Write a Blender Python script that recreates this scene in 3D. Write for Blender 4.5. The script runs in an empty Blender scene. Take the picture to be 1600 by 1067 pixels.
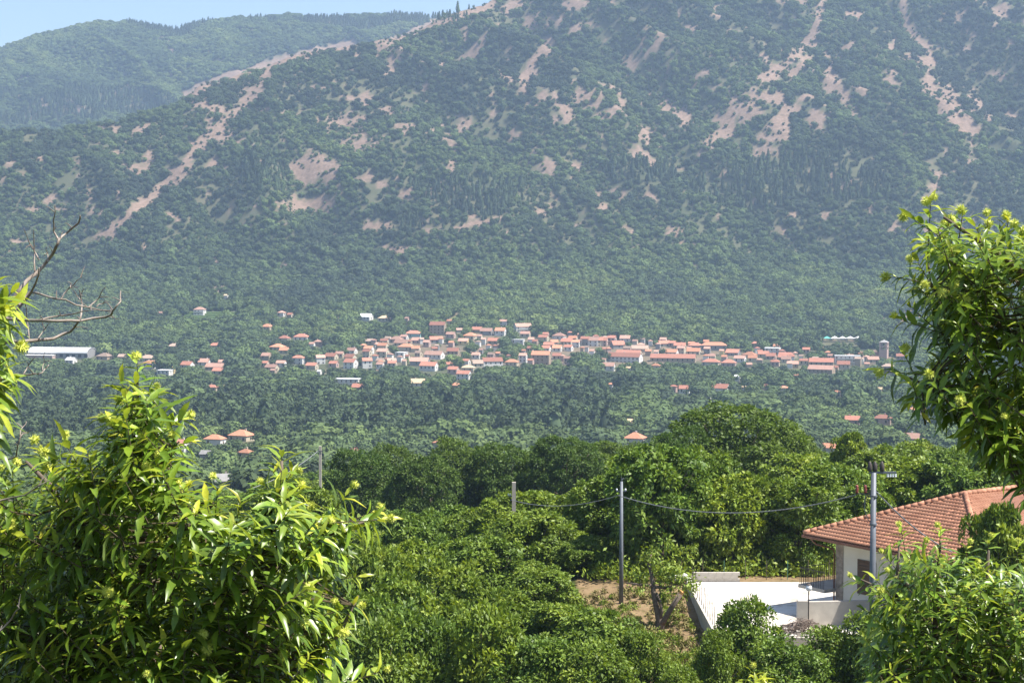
import bpy, bmesh, math, random
import numpy as np
from mathutils import Vector, Matrix

random.seed(7); RNG = np.random.default_rng(7)
SC = bpy.context.scene
COL = SC.collection
R = math.radians

# ------------------------------------------------------------------ camera
F = 2701.0                                  # focal length in pixels of a 1600 px wide frame
CX, CY, HOR = 800.0, 533.5, 400.0
PITCH = math.atan((CY - HOR) / F)
cam_d = bpy.data.cameras.new('camera'); cam = bpy.data.objects.new('camera', cam_d)
COL.objects.link(cam)
cam_d.sensor_width = 36.0; cam_d.lens = 36.0 * F / 1600.0
cam_d.clip_start = 0.1; cam_d.clip_end = 20000
cam.location = (0, 0, 0); cam.rotation_euler = (math.pi / 2 - PITCH, 0, 0)
SC.camera = cam
# ------------------------------------------------------------------ sky, sun, exposure
SUN_AZ, SUN_EL = R(103), R(60)               # azimuth to the right of the viewing direction
w = bpy.data.worlds.new('World'); SC.world = w; w.use_nodes = True
nt = w.node_tree; nt.nodes.clear()
sky = nt.nodes.new('ShaderNodeTexSky'); sky.sky_type = 'NISHITA'; sky.sun_disc = False
sky.sun_elevation = SUN_EL; sky.sun_rotation = SUN_AZ
sky.altitude = 600; sky.air_density = 1.0; sky.dust_density = 1.2; sky.ozone_density = 1.2
bg = nt.nodes.new('ShaderNodeBackground'); bg.inputs[1].default_value = 0.085
wo = nt.nodes.new('ShaderNodeOutputWorld')
nt.links.new(sky.outputs[0], bg.inputs[0]); nt.links.new(bg.outputs[0], wo.inputs[0])
sun_d = bpy.data.lights.new('sun', 'SUN'); sun_d.energy = 5.0; sun_d.angle = R(0.53); sun_d.color = (1.0, 0.95, 0.87)
sun = bpy.data.objects.new('sun', sun_d); COL.objects.link(sun)
SDIR = Vector((math.cos(SUN_EL) * math.sin(SUN_AZ), math.cos(SUN_EL) * math.cos(SUN_AZ), math.sin(SUN_EL)))
sun.rotation_euler = SDIR.to_track_quat('Z', 'Y').to_euler(); sun.location = SDIR * 400
SC.view_settings.view_transform = 'Standard'; SC.view_settings.look = 'None'
SC.view_settings.exposure = 1.14; SC.view_settings.gamma = 1.0
SC.view_settings.use_curve_mapping = False
SC.view_settings.use_white_balance = False
SC.render.engine = 'CYCLES'
cy = SC.cycles
cy.use_denoising = True; cy.denoiser = 'OPENIMAGEDENOISE'
cy.max_bounces = 6; cy.diffuse_bounces = 3; cy.glossy_bounces = 2; cy.transmission_bounces = 3
cy.volume_bounces = 1; cy.transparent_max_bounces = 8
cy.caustics_reflective = False; cy.caustics_refractive = False
cy.use_adaptive_sampling = True; cy.adaptive_threshold = 0.006
HAZE_DENSITY = 0.00012
HAZE_COLOR = (0.54, 0.72, 1.0)

# ------------------------------------------------------------------ helpers
CP, SP = math.cos(PITCH), math.sin(PITCH)
def project(x, y, z):
    d = np.maximum(y * CP - z * SP, 0.01)
    return CX + F * x / d, CY - F * (y * SP + z * CP) / d
def ray(px, py):
    a, b = (px - CX) / F, (CY - py) / F
    return np.array([a, CP + b * SP, -SP + b * CP])
def at(px, py, D):
    r = ray(px, py); t = D / r[1]
    return Vector((r[0] * t, D, r[2] * t))

def vnoise(x, y, s=0):
    xi = np.floor(x).astype(np.int64); yi = np.floor(y).astype(np.int64)
    fx = x - xi; fy = y - yi
    fx = fx * fx * (3 - 2 * fx); fy = fy * fy * (3 - 2 * fy)
    def h(a, b):
        n = (a * 374761393 + b * 668265263 + s * 974711) & 0x7fffffff
        n = ((n ^ (n >> 13)) * 1274126177) & 0x7fffffff
        return ((n ^ (n >> 16)) & 0xffff) / 65535.0
    return (h(xi, yi) * (1 - fx) + h(xi + 1, yi) * fx) * (1 - fy) + (h(xi, yi + 1) * (1 - fx) + h(xi + 1, yi + 1) * fx) * fy
def fbm(x, y, o=4, s=0):
    t = 0; a = 0.5
    for i in range(o):
        t = t + a * vnoise(x * 2 ** i + 17.3 * i, y * 2 ** i - 9.1 * i, s + i); a *= 0.5
    return t
def sstep(a, b, x):
    t = np.clip((x - a) / (b - a), 0, 1); return t * t * (3 - 2 * t)

def tag(o, label=None, cat=None, group=None, kind=None):
    if label: o['label'] = label
    if cat: o['category'] = cat
    if group: o['group'] = group
    if kind: o['kind'] = kind
    return o
def thing(name, label, cat, loc=(0, 0, 0), rz=0.0, group=None):
    o = bpy.data.objects.new(name, None); COL.objects.link(o)
    o.location = loc; o.rotation_euler = (0, 0, rz); o.empty_display_size = 0.2
    return tag(o, label, cat, group)
def link(name, me, parent=None, loc=None):
    o = bpy.data.objects.new(name, me); COL.objects.link(o)
    if parent is not None: o.parent = parent
    if loc is not None: o.location = loc
    return o
def np_mesh(name, V, faces, mat=None, smooth=False, attrs=None):
    """V (n,3); faces (m,k) with constant k"""
    V = np.asarray(V, dtype=np.float32); Fc = np.asarray(faces, dtype=np.int32)
    me = bpy.data.meshes.new(name)
    me.vertices.add(len(V)); me.vertices.foreach_set('co', V.ravel())
    k = Fc.shape[1]
    me.loops.add(Fc.size); me.loops.foreach_set('vertex_index', Fc.ravel())
    me.polygons.add(len(Fc)); me.polygons.foreach_set('loop_start', np.arange(0, Fc.size, k, dtype=np.int32))
    if smooth: me.polygons.foreach_set('use_smooth', np.ones(len(Fc), dtype=bool))
    me.update(calc_edges=True)
    for n, a in (attrs or {}).items():
        at_ = me.attributes.new(n, 'FLOAT', 'POINT'); at_.data.foreach_set('value', np.asarray(a, dtype=np.float32))
    if mat: me.materials.append(mat)
    return me

class MB:
    def __init__(s): s.v = []; s.f = []
    def add(s, V, Fs):
        o = len(s.v); s.v += [tuple(p) for p in V]; s.f += [tuple(i + o for i in f) for f in Fs]; return s
    def box(s, x0, x1, y0, y1, z0, z1):
        V = [(x0,y0,z0),(x1,y0,z0),(x1,y1,z0),(x0,y1,z0),(x0,y0,z1),(x1,y0,z1),(x1,y1,z1),(x0,y1,z1)]
        return s.add(V, [(0,3,2,1),(4,5,6,7),(0,1,5,4),(1,2,6,5),(2,3,7,6),(3,0,4,7)])
    def obox(s, o, ax, ay, az):
        """box from corner o with edge vectors"""
        o, ax, ay, az = map(Vector, (o, ax, ay, az))
        V = [o, o+ax, o+ax+ay, o+ay, o+az, o+ax+az, o+ax+ay+az, o+ay+az]
        Fs = [(0,3,2,1),(4,5,6,7),(0,1,5,4),(1,2,6,5),(2,3,7,6),(3,0,4,7)]
        if ax.cross(ay).dot(az) < 0: Fs = [f[::-1] for f in Fs]
        return s.add(V, Fs)
    def tube(s, pts, rad, n=6, cap=True):
        pts = [Vector(p) for p in pts]
        if not hasattr(rad, '__len__'): rad = [rad] * len(pts)
        o = len(s.v); up = Vector((0.31, 0.52, 0.79)); prev = None
        for i, p in enumerate(pts):
            t = (pts[min(i+1, len(pts)-1)] - pts[max(i-1, 0)])
            t = t.normalized() if t.length > 1e-9 else Vector((0, 0, 1))
            if prev is None:
                a = t.cross(up)
                if a.length < 0.1: a = t.cross(Vector((1, 0, 0)))
            else:
                a = prev - t * prev.dot(t)
            a.normalize(); prev = a; b = t.cross(a)
            for k in range(n):
                th = 2 * math.pi * k / n
                s.v.append(tuple(p + (a * math.cos(th) + b * math.sin(th)) * rad[i]))
        for i in range(len(pts) - 1):
            for k in range(n):
                s.f.append((o+i*n+k, o+i*n+(k+1) % n, o+(i+1)*n+(k+1) % n, o+(i+1)*n+k))
        if cap:
            s.f.append(tuple(o + k for k in range(n))[::-1])
            s.f.append(tuple(o + (len(pts)-1)*n + k for k in range(n)))
        return s
    def lathe(s, prof, c=(0, 0, 0), n=12):
        o = len(s.v)
        for (r, z) in prof:
            for k in range(n):
                th = 2*math.pi*k/n; s.v.append((c[0]+r*math.cos(th), c[1]+r*math.sin(th), c[2]+z))
        for i in range(len(prof)-1):
            for k in range(n):
                s.f.append((o+i*n+k, o+i*n+(k+1) % n, o+(i+1)*n+(k+1) % n, o+(i+1)*n+k))
        s.f.append(tuple(o+k for k in range(n))[::-1]); s.f.append(tuple(o+(len(prof)-1)*n+k for k in range(n)))
        return s
    def mesh(s, name, mat=None, smooth=False):
        me = bpy.data.meshes.new(name); me.from_pydata(s.v, [], s.f); me.update()
        if smooth:
            me.polygons.foreach_set('use_smooth', [True]*len(me.polygons))
        if mat: me.materials.append(mat)
        return me
    def build(s, name, mat, parent=None, loc=None, smooth=False):
        return link(name, s.mesh(name, mat, smooth), parent, loc)

# ------------------------------------------------------------------ materials
def new_mat(name):
    m = bpy.data.materials.new(name); m.use_nodes = True
    t = m.node_tree; t.nodes.clear()
    out = t.nodes.new('ShaderNodeOutputMaterial')
    return m, t, out
def nd(t, typ, **kw):
    n = t.nodes.new(typ)
    for k, v in kw.items(): setattr(n, k, v)
    return n
def ramp(t, stops, fac):
    n = t.nodes.new('ShaderNodeValToRGB'); cr = n.color_ramp
    while len(cr.elements) < len(stops): cr.elements.new(0.5)
    for e, (p, c) in zip(cr.elements, stops): e.position = p; e.color = (*c, 1)
    t.links.new(fac, n.inputs[0]); return n.outputs[0]
def mixc(t, fac, a, b, mode='MIX'):
    n = t.nodes.new('ShaderNodeMix'); n.data_type = 'RGBA'; n.blend_type = mode
    for s_, v in ((n.inputs[0], fac), (n.inputs[6], a), (n.inputs[7], b)):
        if hasattr(v, 'is_linked'): t.links.new(v, s_)
        elif isinstance(v, (int, float)): s_.default_value = v
        else: s_.default_value = (*v, 1)
    return n.outputs[2]
def noise(t, scale, detail=4, coord='Object', rough=0.6):
    tc = t.nodes.new('ShaderNodeTexCoord'); n = t.nodes.new('ShaderNodeTexNoise')
    n.inputs['Scale'].default_value = scale; n.inputs['Detail'].default_value = detail
    n.inputs['Roughness'].default_value = rough
    t.links.new(tc.outputs[coord], n.inputs['Vector']); return n.outputs[0]
def surf(name, c0, c1=None, scale=3.0, rough=0.8, metal=0.0, bump=0.0, detail=4, var=0.0, spec=0.3):
    m, t, out = new_mat(name)
    p = t.nodes.new('ShaderNodeBsdfPrincipled')
    p.inputs['Roughness'].default_value = rough; p.inputs['Metallic'].default_value = metal
    p.inputs['Specular IOR Level'].default_value = spec
    n = noise(t, scale, detail)
    col = ramp(t, [(0.3, c0), (0.7, c1 or tuple(c * 0.75 for c in c0))], n)
    if var > 0:
        oi = t.nodes.new('ShaderNodeObjectInfo')
        col = mixc(t, 1.0, col, ramp(t, [(0, (1-var,)*3), (1, (1+var*0.6,)*3)], oi.outputs['Random']), 'MULTIPLY')
    t.links.new(col, p.inputs['Base Color'])
    if bump > 0:
        b = t.nodes.new('ShaderNodeBump'); b.inputs['Strength'].default_value = bump
        t.links.new(n, b.inputs['Height']); t.links.new(b.outputs[0], p.inputs['Normal'])
    t.links.new(p.outputs[0], out.inputs[0]); return m
def leaf_mat(name, stops, src, rough=0.45, trans=0.35, tcol=(1.5, 1.5, 0.6), var=0.25, spec=0.4, under=False):
    """src: ('attr',n) point attribute, ('inst',n) instancer attribute, ('rand',) object random"""
    m, t, out = new_mat(name)
    if src[0] == 'rand':
        oi = t.nodes.new('ShaderNodeObjectInfo'); fac = oi.outputs['Random']
    else:
        a = t.nodes.new('ShaderNodeAttribute'); a.attribute_name = src[1]
        a.attribute_type = 'GEOMETRY' if src[0] == 'attr' else 'INSTANCER'
        fac = a.outputs['Fac']
    col = ramp(t, stops, fac)
    if var > 0:
        if src[0] == 'attr':
            a2 = t.nodes.new('ShaderNodeAttribute'); a2.attribute_name = 'shade'; f2 = a2.outputs['Fac']
        else:
            oi = t.nodes.new('ShaderNodeObjectInfo'); f2 = oi.outputs['Random']
        col = mixc(t, 1.0, col, ramp(t, [(0, (1-var,)*3), (1, (1+var,)*3)], f2), 'MULTIPLY')
    if src[0] == 'attr':
        oi = t.nodes.new('ShaderNodeObjectInfo')
        col = mixc(t, 1.0, col, ramp(t, [(0, (0.78, 0.88, 0.95)), (0.5, (1.0, 1.0, 1.0)), (1, (1.16, 1.12, 0.85))], oi.outputs['Random']), 'MULTIPLY')
    if under:
        ge = t.nodes.new('ShaderNodeNewGeometry')
        tcl = t.nodes.new('ShaderNodeTexCoord'); vo = t.nodes.new('ShaderNodeTexNoise'); vo.inputs['Scale'].default_value = 35; vo.inputs['Detail'].default_value = 3
        t.links.new(tcl.outputs['Object'], vo.inputs['Vector'])
        col = mixc(t, 1.0, col, ramp(t, [(0.35, (0.80, 0.84, 0.85)), (0.65, (1.18, 1.14, 1.1))], vo.outputs[0]), 'MULTIPLY')
        col = mixc(t, ge.outputs['Backfacing'], col, mixc(t, 0.45, col, (0.24, 0.30, 0.15)))
    p = t.nodes.new('ShaderNodeBsdfPrincipled'); p.inputs['Roughness'].default_value = rough
    p.inputs['Specular IOR Level'].default_value = spec
    t.links.new(col, p.inputs['Base Color'])
    tr = t.nodes.new('ShaderNodeBsdfTranslucent')
    t.links.new(mixc(t, 1.0, col, tcol, 'MULTIPLY'), tr.inputs['Color'])
    mx = t.nodes.new('ShaderNodeMixShader'); mx.inputs[0].default_value = trans
    t.links.new(p.outputs[0], mx.inputs[1]); t.links.new(tr.outputs[0], mx.inputs[2])
    t.links.new(mx.outputs[0], out.inputs[0]); return m

M = {}
M['bark'] = surf('bark', (0.10, 0.075, 0.055), (0.19, 0.15, 0.12), 9, 0.9, bump=0.5)
M['deadwood'] = surf('deadwood', (0.16, 0.125, 0.10), (0.36, 0.31, 0.27), 14, 0.9, bump=0.4)
M['twig'] = surf('twig', (0.055, 0.05, 0.025), (0.11, 0.08, 0.045), 20, 0.7)
M['far_leaf'] = leaf_mat('far_leaf', [(0.0, (0.044, 0.062, 0.036)), (0.35, (0.078, 0.112, 0.045)), (0.7, (0.108, 0.150, 0.050)), (1.0, (0.150, 0.188, 0.062))],
                         ('inst', 'tint'), rough=0.8, trans=0.10, var=0.32, spec=0.1)
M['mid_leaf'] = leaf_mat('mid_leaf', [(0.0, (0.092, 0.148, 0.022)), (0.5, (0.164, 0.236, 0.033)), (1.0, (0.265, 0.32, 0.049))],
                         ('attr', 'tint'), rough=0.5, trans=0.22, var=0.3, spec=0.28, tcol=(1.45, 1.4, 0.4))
M['oak_leaf'] = leaf_mat('oak_leaf', [(0.0, (0.070, 0.115, 0.022)), (1.0, (0.135, 0.190, 0.033))],
                         ('attr', 'tint'), rough=0.55, trans=0.25, var=0.25, spec=0.25, tcol=(1.3, 1.4, 0.5))
FG = [(0.0, (0.060, 0.118, 0.016)), (0.5, (0.172, 0.258, 0.026)), (0.85, (0.40, 0.45, 0.044)), (1.0, (0.52, 0.48, 0.05))]
M['fg_leaf'] = leaf_mat('fg_leaf', FG, ('attr', 'tint'), rough=0.36, trans=0.32, var=0.5, spec=0.55, tcol=(1.6, 1.5, 0.35), under=True)
M['dry_leaf'] = surf('dry_leaf', (0.45, 0.17, 0.04), (0.55, 0.30, 0.06), 20, 0.6)
M['bur'] = surf('bur', (0.55, 0.60, 0.09), (0.68, 0.70, 0.16), 60, 0.6)
M['vine'] = surf('vine', (0.06, 0.11, 0.025), (0.11, 0.16, 0.04), 0.8, 0.8)
ROOFS = {'red': ((0.34, 0.135, 0.088), (0.44, 0.205, 0.14)), 'orange': ((0.44, 0.19, 0.105), (0.53, 0.26, 0.16)),
         'pink': ((0.38, 0.205, 0.15), (0.47, 0.29, 0.22)), 'tan': ((0.55, 0.38, 0.22), (0.62, 0.46, 0.30)),
         'brown': ((0.30, 0.21, 0.16), (0.40, 0.29, 0.22)), 'grey': ((0.30, 0.29, 0.28), (0.42, 0.40, 0.38)), 'white': ((0.75, 0.74, 0.72), (0.82, 0.81, 0.79))}
for k, (a, b) in ROOFS.items(): M['roof_' + k] = surf('roof_' + k, a, b, 0.9, 0.85, bump=0.2, var=0.38)
WALLS = {'white': (0.64, 0.62, 0.58), 'cream': (0.50, 0.43, 0.32), 'pink': (0.45, 0.32, 0.27), 'grey': (0.26, 0.25, 0.24),
         'teal': (0.32, 0.52, 0.52), 'yellow': (0.72, 0.55, 0.26), 'tan': (0.36, 0.28, 0.20)}
for k, a in WALLS.items(): M['wall_' + k] = surf('wall_' + k, a, tuple(c * 0.86 for c in a), 0.35, 0.9)
M['glass_dark'] = surf('glass_dark', (0.035, 0.035, 0.04), (0.07, 0.06, 0.05), 2, 0.25, var=0.2)
M['shutter'] = surf('shutter', (0.10, 0.06, 0.04), (0.14, 0.085, 0.055), 3, 0.6)
M['tile'] = surf('tile', (0.33, 0.145, 0.085), (0.52, 0.27, 0.17), 1.1, 0.85, bump=0.1, detail=10, var=0.35)
M['plaster'] = surf('plaster', (0.72, 0.67, 0.57), (0.66, 0.60, 0.50), 1.2, 0.9)
M['concrete'] = surf('concrete', (0.50, 0.46, 0.40), (0.38, 0.35, 0.31), 1.6, 0.9, bump=0.25)
M['yard'] = surf('yard', (0.74, 0.70, 0.63), (0.52, 0.47, 0.40), 0.45, 0.9, bump=0.3, detail=12)
def yard_mat():
    m, t, out = new_mat('yard'); p = t.nodes.new('ShaderNodeBsdfPrincipled'); p.inputs['Roughness'].default_value = 0.9
    a = ramp(t, [(0.38, (0.40, 0.35, 0.28)), (0.47, (0.62, 0.57, 0.50)), (0.60, (0.70, 0.66, 0.59))], noise(t, 0.5, 12, rough=0.7))
    b = ramp(t, [(0.30, (0.72, 0.70, 0.66)), (0.45, (1, 1, 1))], noise(t, 3.5, 8, rough=0.75))
    c = mixc(t, 1.0, a, b, 'MULTIPLY'); t.links.new(c, p.inputs['Base Color'])
    bu = t.nodes.new('ShaderNodeBump'); bu.inputs['Strength'].default_value = 0.4; bu.inputs['Distance'].default_value = 0.05
    t.links.new(noise(t, 6, 8), bu.inputs['Height']); t.links.new(bu.outputs[0], p.inputs['Normal'])
    t.links.new(p.outputs[0], out.inputs[0]); return m
M['yard'] = yard_mat()
M['stone'] = surf('stone', (0.42, 0.36, 0.30), (0.20, 0.16, 0.13), 4, 0.9, bump=0.6)
M['steel'] = surf('steel', (0.17, 0.185, 0.21), (0.13, 0.14, 0.16), 2, 0.55, metal=0.25)
M['iron'] = surf('iron', (0.05, 0.045, 0.045), (0.09, 0.07, 0.06), 8, 0.6)
M['copper'] = surf('copper', (0.17, 0.075, 0.045), (0.24, 0.11, 0.065), 3, 0.5, metal=0.2)
M['pole_concrete'] = surf('pole_concrete', (0.42, 0.37, 0.31), (0.52, 0.46, 0.39), 1.5, 0.9)
M['cable'] = surf('cable', (0.28, 0.29, 0.30), (0.18, 0.18, 0.19), 30, 0.5)
M['porcelain'] = surf('porcelain', (0.25, 0.06, 0.05), (0.32, 0.09, 0.07), 6, 0.25)
M['glassy'] = surf('glassy', (0.75, 0.78, 0.80), (0.62, 0.66, 0.70), 6, 0.2)
M['cut'] = surf('cut', (0.70, 0.38, 0.14), (0.60, 0.30, 0.10), 12, 0.8)
M['twigpile'] = surf('twigpile', (0.15, 0.115, 0.095), (0.26, 0.20, 0.165), 5, 0.9)
M['paint_green'] = surf('paint_green', (0.10, 0.26, 0.20), (0.08, 0.20, 0.16), 5, 0.6)
M['tarp'] = surf('tarp', (0.10, 0.45, 0.36), (0.14, 0.52, 0.42), 1, 0.5)

def ground_mat():
    m, t, out = new_mat('ground')
    p = t.nodes.new('ShaderNodeBsdfPrincipled'); p.inputs['Roughness'].default_value = 0.95
    p.inputs['Specular IOR Level'].default_value = 0.1
    def attr(n):
        a = t.nodes.new('ShaderNodeAttribute'); a.attribute_name = n; return a.outputs['Fac']
    big = noise(t, 0.012, 8); fine = noise(t, 0.9, 6)
    forest = ramp(t, [(0.35, (0.060, 0.072, 0.036)), (0.65, (0.11, 0.105, 0.060))], big)
    bare = ramp(t, [(0.36, (0.075, 0.065, 0.04)), (0.45, (0.18, 0.125, 0.09)), (0.56, (0.235, 0.165, 0.125)), (0.66, (0.33, 0.26, 0.22))], noise(t, 0.22, 10, rough=0.85))
    grass = ramp(t, [(0.35, (0.026, 0.038, 0.010)), (0.65, (0.065, 0.07, 0.022))], fine)
    dirt = ramp(t, [(0.36, (0.10, 0.085, 0.035)), (0.47, (0.20, 0.14, 0.075)), (0.58, (0.25, 0.175, 0.10)), (0.68, (0.13, 0.115, 0.045))], noise(t, 0.8, 9, rough=0.75))
    fld = ramp(t, [(0.4, (0.12, 0.15, 0.045)), (0.6, (0.20, 0.19, 0.08))], noise(t, 0.05, 6))
    c = mixc(t, attr('near'), forest, grass)
    c = mixc(t, attr('bare'), c, bare); c = mixc(t, attr('field'), c, fld); c = mixc(t, attr('dirt'), c, dirt)
    t.links.new(c, p.inputs['Base Color'])
    b = t.nodes.new('ShaderNodeBump'); b.inputs['Strength'].default_value = 0.5; b.inputs['Distance'].default_value = 0.3
    t.links.new(noise(t, 1.6, 8), b.inputs['Height']); t.links.new(b.outputs[0], p.inputs['Normal'])
    t.links.new(p.outputs[0], out.inputs[0]); return m
M['ground'] = ground_mat()

# ------------------------------------------------------------------ terrain
BD = [-60, -4, 1.5, 4, 9, 30, 60, 80, 95, 107, 118, 150, 250, 400, 700, 800, 1350, 1500, 1700, 1850, 1950]
BZ = [2.0, -1.6, -1.75, -3.6, -6.2, -12, -18.5, -22.2, -22.8, -21.2, -21.6, -24, -36, -62, -98, -100, -100, -90, -67, -43, -20]
FXs = [-700, 0, 100, 200, 280, 310, 430, 500, 550, 580, 640, 700, 760, 800, 1000, 1285, 1400, 1700, 2400]
FYs = [270, 222, 215, 200, 172, 147, 106, 90, 80, 80, 56, 34, 10, -15, -90, -130, -120, -150, -150]
RXs = [-700, 0, 60, 110, 150, 200, 240, 280, 340, 420, 520, 620, 700, 1000, 2400]
RYs = [160, 86, 66, 54, 45, 43, 50, 55, 41, 32, 33, 32, 36, 40, 60]
DF0 = 1950.0
# bare ground on the mountain: (polyline in photo pixels, half width)
STROKES = [([(550,72),(500,80),(450,92),(425,104)], 7), ([(422,108),(395,150),(370,175),(335,205),(300,240),(285,268),(255,290),(230,315),(200,340),(155,370)], 7.5),
 ([(420,102),(380,114),(340,127),(310,138),(288,150)], 6), ([(590,78),(620,62),(680,38),(720,28),(770,6)], 6), ([(858,68),(835,95),(820,125)], 9),
 ([(1287,-10),(1275,45),(1255,75),(1225,105),(1192,122)], 8), ([(1262,92),(1238,118)], 7), ([(1282,75),(1300,100)], 4), ([(1290,118),(1318,148)], 8),
 ([(1408,-10),(1415,30),(1435,65),(1450,78),(1455,98)], 7), ([(1400,60),(1388,85)], 3), ([(1450,130),(1475,160),(1500,185),(1508,200)], 12), ([(795,338),(760,346),(715,357)], 4),
 ([(1150,170),(1125,210),(1108,220)], 9), ([(812,-5),(790,20)], 8)]
BLOBS = [(310,165,14,10),(335,212,34,10),(215,262,26,10),(262,262,22,14),(480,92,24,14),(150,332,28,12),(100,330,30,10),(55,328,26,10),(25,378,18,7),
 (170,200,24,6),(155,242,10,6),(330,170,34,10),(400,172,34,7),(330,262,20,12),(440,178,10,6),(195,300,14,5),
 (610,66,30,13),(690,32,32,7),(612,96,18,11),(800,16,14,18),(725,42,5,9),(728,62,7,13),(780,118,11,8),(845,150,14,14),(815,140,8,10),(870,36,22,13),(902,44,28,15),(890,8,22,12),
 (920,155,24,22),(968,170,11,16),(945,182,16,9),(942,206,10,14),(870,186,8,14),(800,208,16,12),(1005,214,10,14),(1000,238,20,13),(1016,256,9,9),
 (545,195,50,22),(560,215,45,22),(490,265,36,22),(455,320,60,15),(440,350,15,8),(735,198,17,8),(700,215,10,6),(612,236,8,10),(835,232,7,17),
 (948,305,26,13),(975,298,10,14),(940,326,14,10),(900,270,8,15),(845,336,8,12),(600,290,16,9),(630,306,14,9),(590,352,26,9),(620,390,32,12),
 (1040,165,22,22),(1070,182,12,20),(1100,115,16,10),(1120,15,14,16),(1070,45,10,7),(1260,75,17,15),(1300,130,13,15),(1322,148,7,5),
 (1190,150,42,14),(1165,175,40,24),(1220,185,46,26),(1275,190,22,20),(1210,217,30,9),(1190,236,16,11),(1252,238,9,9),(1140,205,30,18),
 (1390,125,20,10),(1445,100,18,14),(1475,155,26,24),(1505,205,14,12),(1520,240,12,16),(1462,290,22,18),(1450,312,16,8),(1330,25,15,11),(1490,32,26,16),(1505,48,14,9),(1555,40,11,14),(1520,8,18,7),(1415,92,14,10),
 (1420,362,46,8),(340,455,34,15),(1430,500,45,26),(1060,362,14,7),(60,450,18,8),(255,440,16,7),(545,152,12,6),(1130,215,14,10),(1580,180,16,10),(1560,120,14,8),
 (43,122,16,6),(262,62,13,5),(268,83,6,8),(342,96,9,4),(465,38,12,4),(400,48,8,3),(200,137,14,4),(130,172,14,5),(72,166,10,4),(255,92,6,4),(100,40,3,2)]
LANES = [([(694,508),(712,492),(718,487)], 1.6), ([(1268,517),(1296,503)], 1.6), ([(274,508),(284,494)], 1.3), ([(1310,545),(1395,560)], 2.2), ([(1352,560),(1372,546)], 3.0), ([(1340,552),(1372,563)], 3.0)]
FIELDS = [([(278,506),(292,486),(385,488),(370,498),(330,507)],), ([(693,512),(705,496),(722,490),(722,508)],), ([(65,598),(130,598),(128,604),(60,604)],)]
def seg_dist(X, Y, pl):
    d = np.full(X.shape, 1e9)
    for (a, b), (c, e) in zip(pl[:-1], pl[1:]):
        dx, dy = c - a, e - b
        t = np.clip(((X - a) * dx + (Y - b) * dy) / (dx * dx + dy * dy), 0, 1)
        d = np.minimum(d, np.hypot(X - a - t * dx, Y - b - t * dy))
    return d
def in_poly(X, Y, poly):
    r = np.zeros(X.shape, bool); n = len(poly)
    for i in range(n):
        x0, y0 = poly[i]; x1, y1 = poly[(i + 1) % n]
        if y0 == y1: continue
        c = ((y0 > Y) != (y1 > Y)) & (X < (x1 - x0) * (Y - y0) / (y1 - y0) + x0)
        r ^= c
    return r
def terrain(x, y, detail=True):
    x = np.asarray(x, float); y = np.asarray(y, float)
    yy = np.maximum(y, 1.0); X = CX + F * x / np.maximum(yy, 300.0)
    base = np.interp(y, BD, BZ)
    # mountain in front
    k = (HOR - np.interp(X, FXs, FYs)) / F
    Dt = (DF0 + 34) / (1 - k / 0.58); zt = k * Dt
    t = np.clip((y - DF0) / np.maximum(Dt - DF0, 1), 0, 1)
    front = -20 + (zt + 20) * t * (1.10 - 0.10 * t)
    back = zt - 0.38 * (y - Dt)
    zf = np.where(y > Dt, back, front)
    # ridge behind
    kr = (HOR - np.interp(X, RXs, RYs)) / F
    zr = np.where(y < 4000, -20 + (kr * 4000 + 20) * np.clip((y - 2750) / 1250, 0, 1) ** 0.9, kr * 4000 - 0.5 * (y - 4000))
    m = np.where(y > Dt, np.maximum(zf, zr), front)
    z = np.where(y > DF0, m, base)
    if detail:
        amp = sstep(1880, 2150, y) * (1 - 0.75 * np.exp(-((y - Dt) / 90) ** 2)) * np.where(y > 3300, 1 - 0.8 * np.exp(-((y - 4000) / 150) ** 2), 1)
        a, b = (x + 0.55 * (y - 2000)) / 170, (y - 0.25 * x) / 420
        rid = 1 - np.abs(2 * fbm(a, b, 3, 5) - 0.95) * 1.6
        z = z + amp * ((rid - 0.45) * 62 + (fbm(x / 60, y / 80, 3, 9) - 0.45) * 16)
        z = z + sstep(250, 700, y) * (1 - sstep(1350, 1500, y)) * (fbm(x / 130, y / 130, 3, 21) - 0.47) * 5
        z = z + sstep(20, 60, y) * (1 - sstep(140, 250, y)) * (fbm(x / 6, y / 6, 3, 31) - 0.47) * 0.5
    Xn = CX + F * x / np.maximum(yy, 40.0)
    z = z - 4.2 * (1 - sstep(720, 900, Xn)) * sstep(70, 95, y) * (1 - sstep(190, 330, y))
    bank = sstep(-4.0, 3.0, x) * (1 - sstep(10.6, 11.3, x) * 0) * sstep(86, 93, y) * (1 - sstep(109, 118, y)) * (1 - sstep(11.5, 14, x))
    z = z * (1 - bank) + bank * (-20.62 - 0.075 * (107 - y) - 0.08 * np.maximum(11 - x, 0) + (fbm(x / 2.2, y / 2.2, 3, 35) - 0.47) * 0.35)
    # levelled plot of the near house
    plot = sstep(10.9, 11.35, x) * sstep(91.6, 92.6, y) * (1 - sstep(108.5, 122, y)) * (1 - sstep(60, 75, x))
    z = z * (1 - plot) + (-20.62) * plot
    return z
def terr1(x, y): return float(terrain(np.array([x]), np.array([y]))[0])
def hit(px, py, d0=300., d1=4200.):
    D = np.linspace(d0, d1, 4000); r = ray(px, py)
    x = r[0] / r[1] * D; zr = r[2] / r[1] * D; zt = terrain(x, D)
    i = np.argmax(zt >= zr)
    return x[i], D[i], zt[i]
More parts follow.
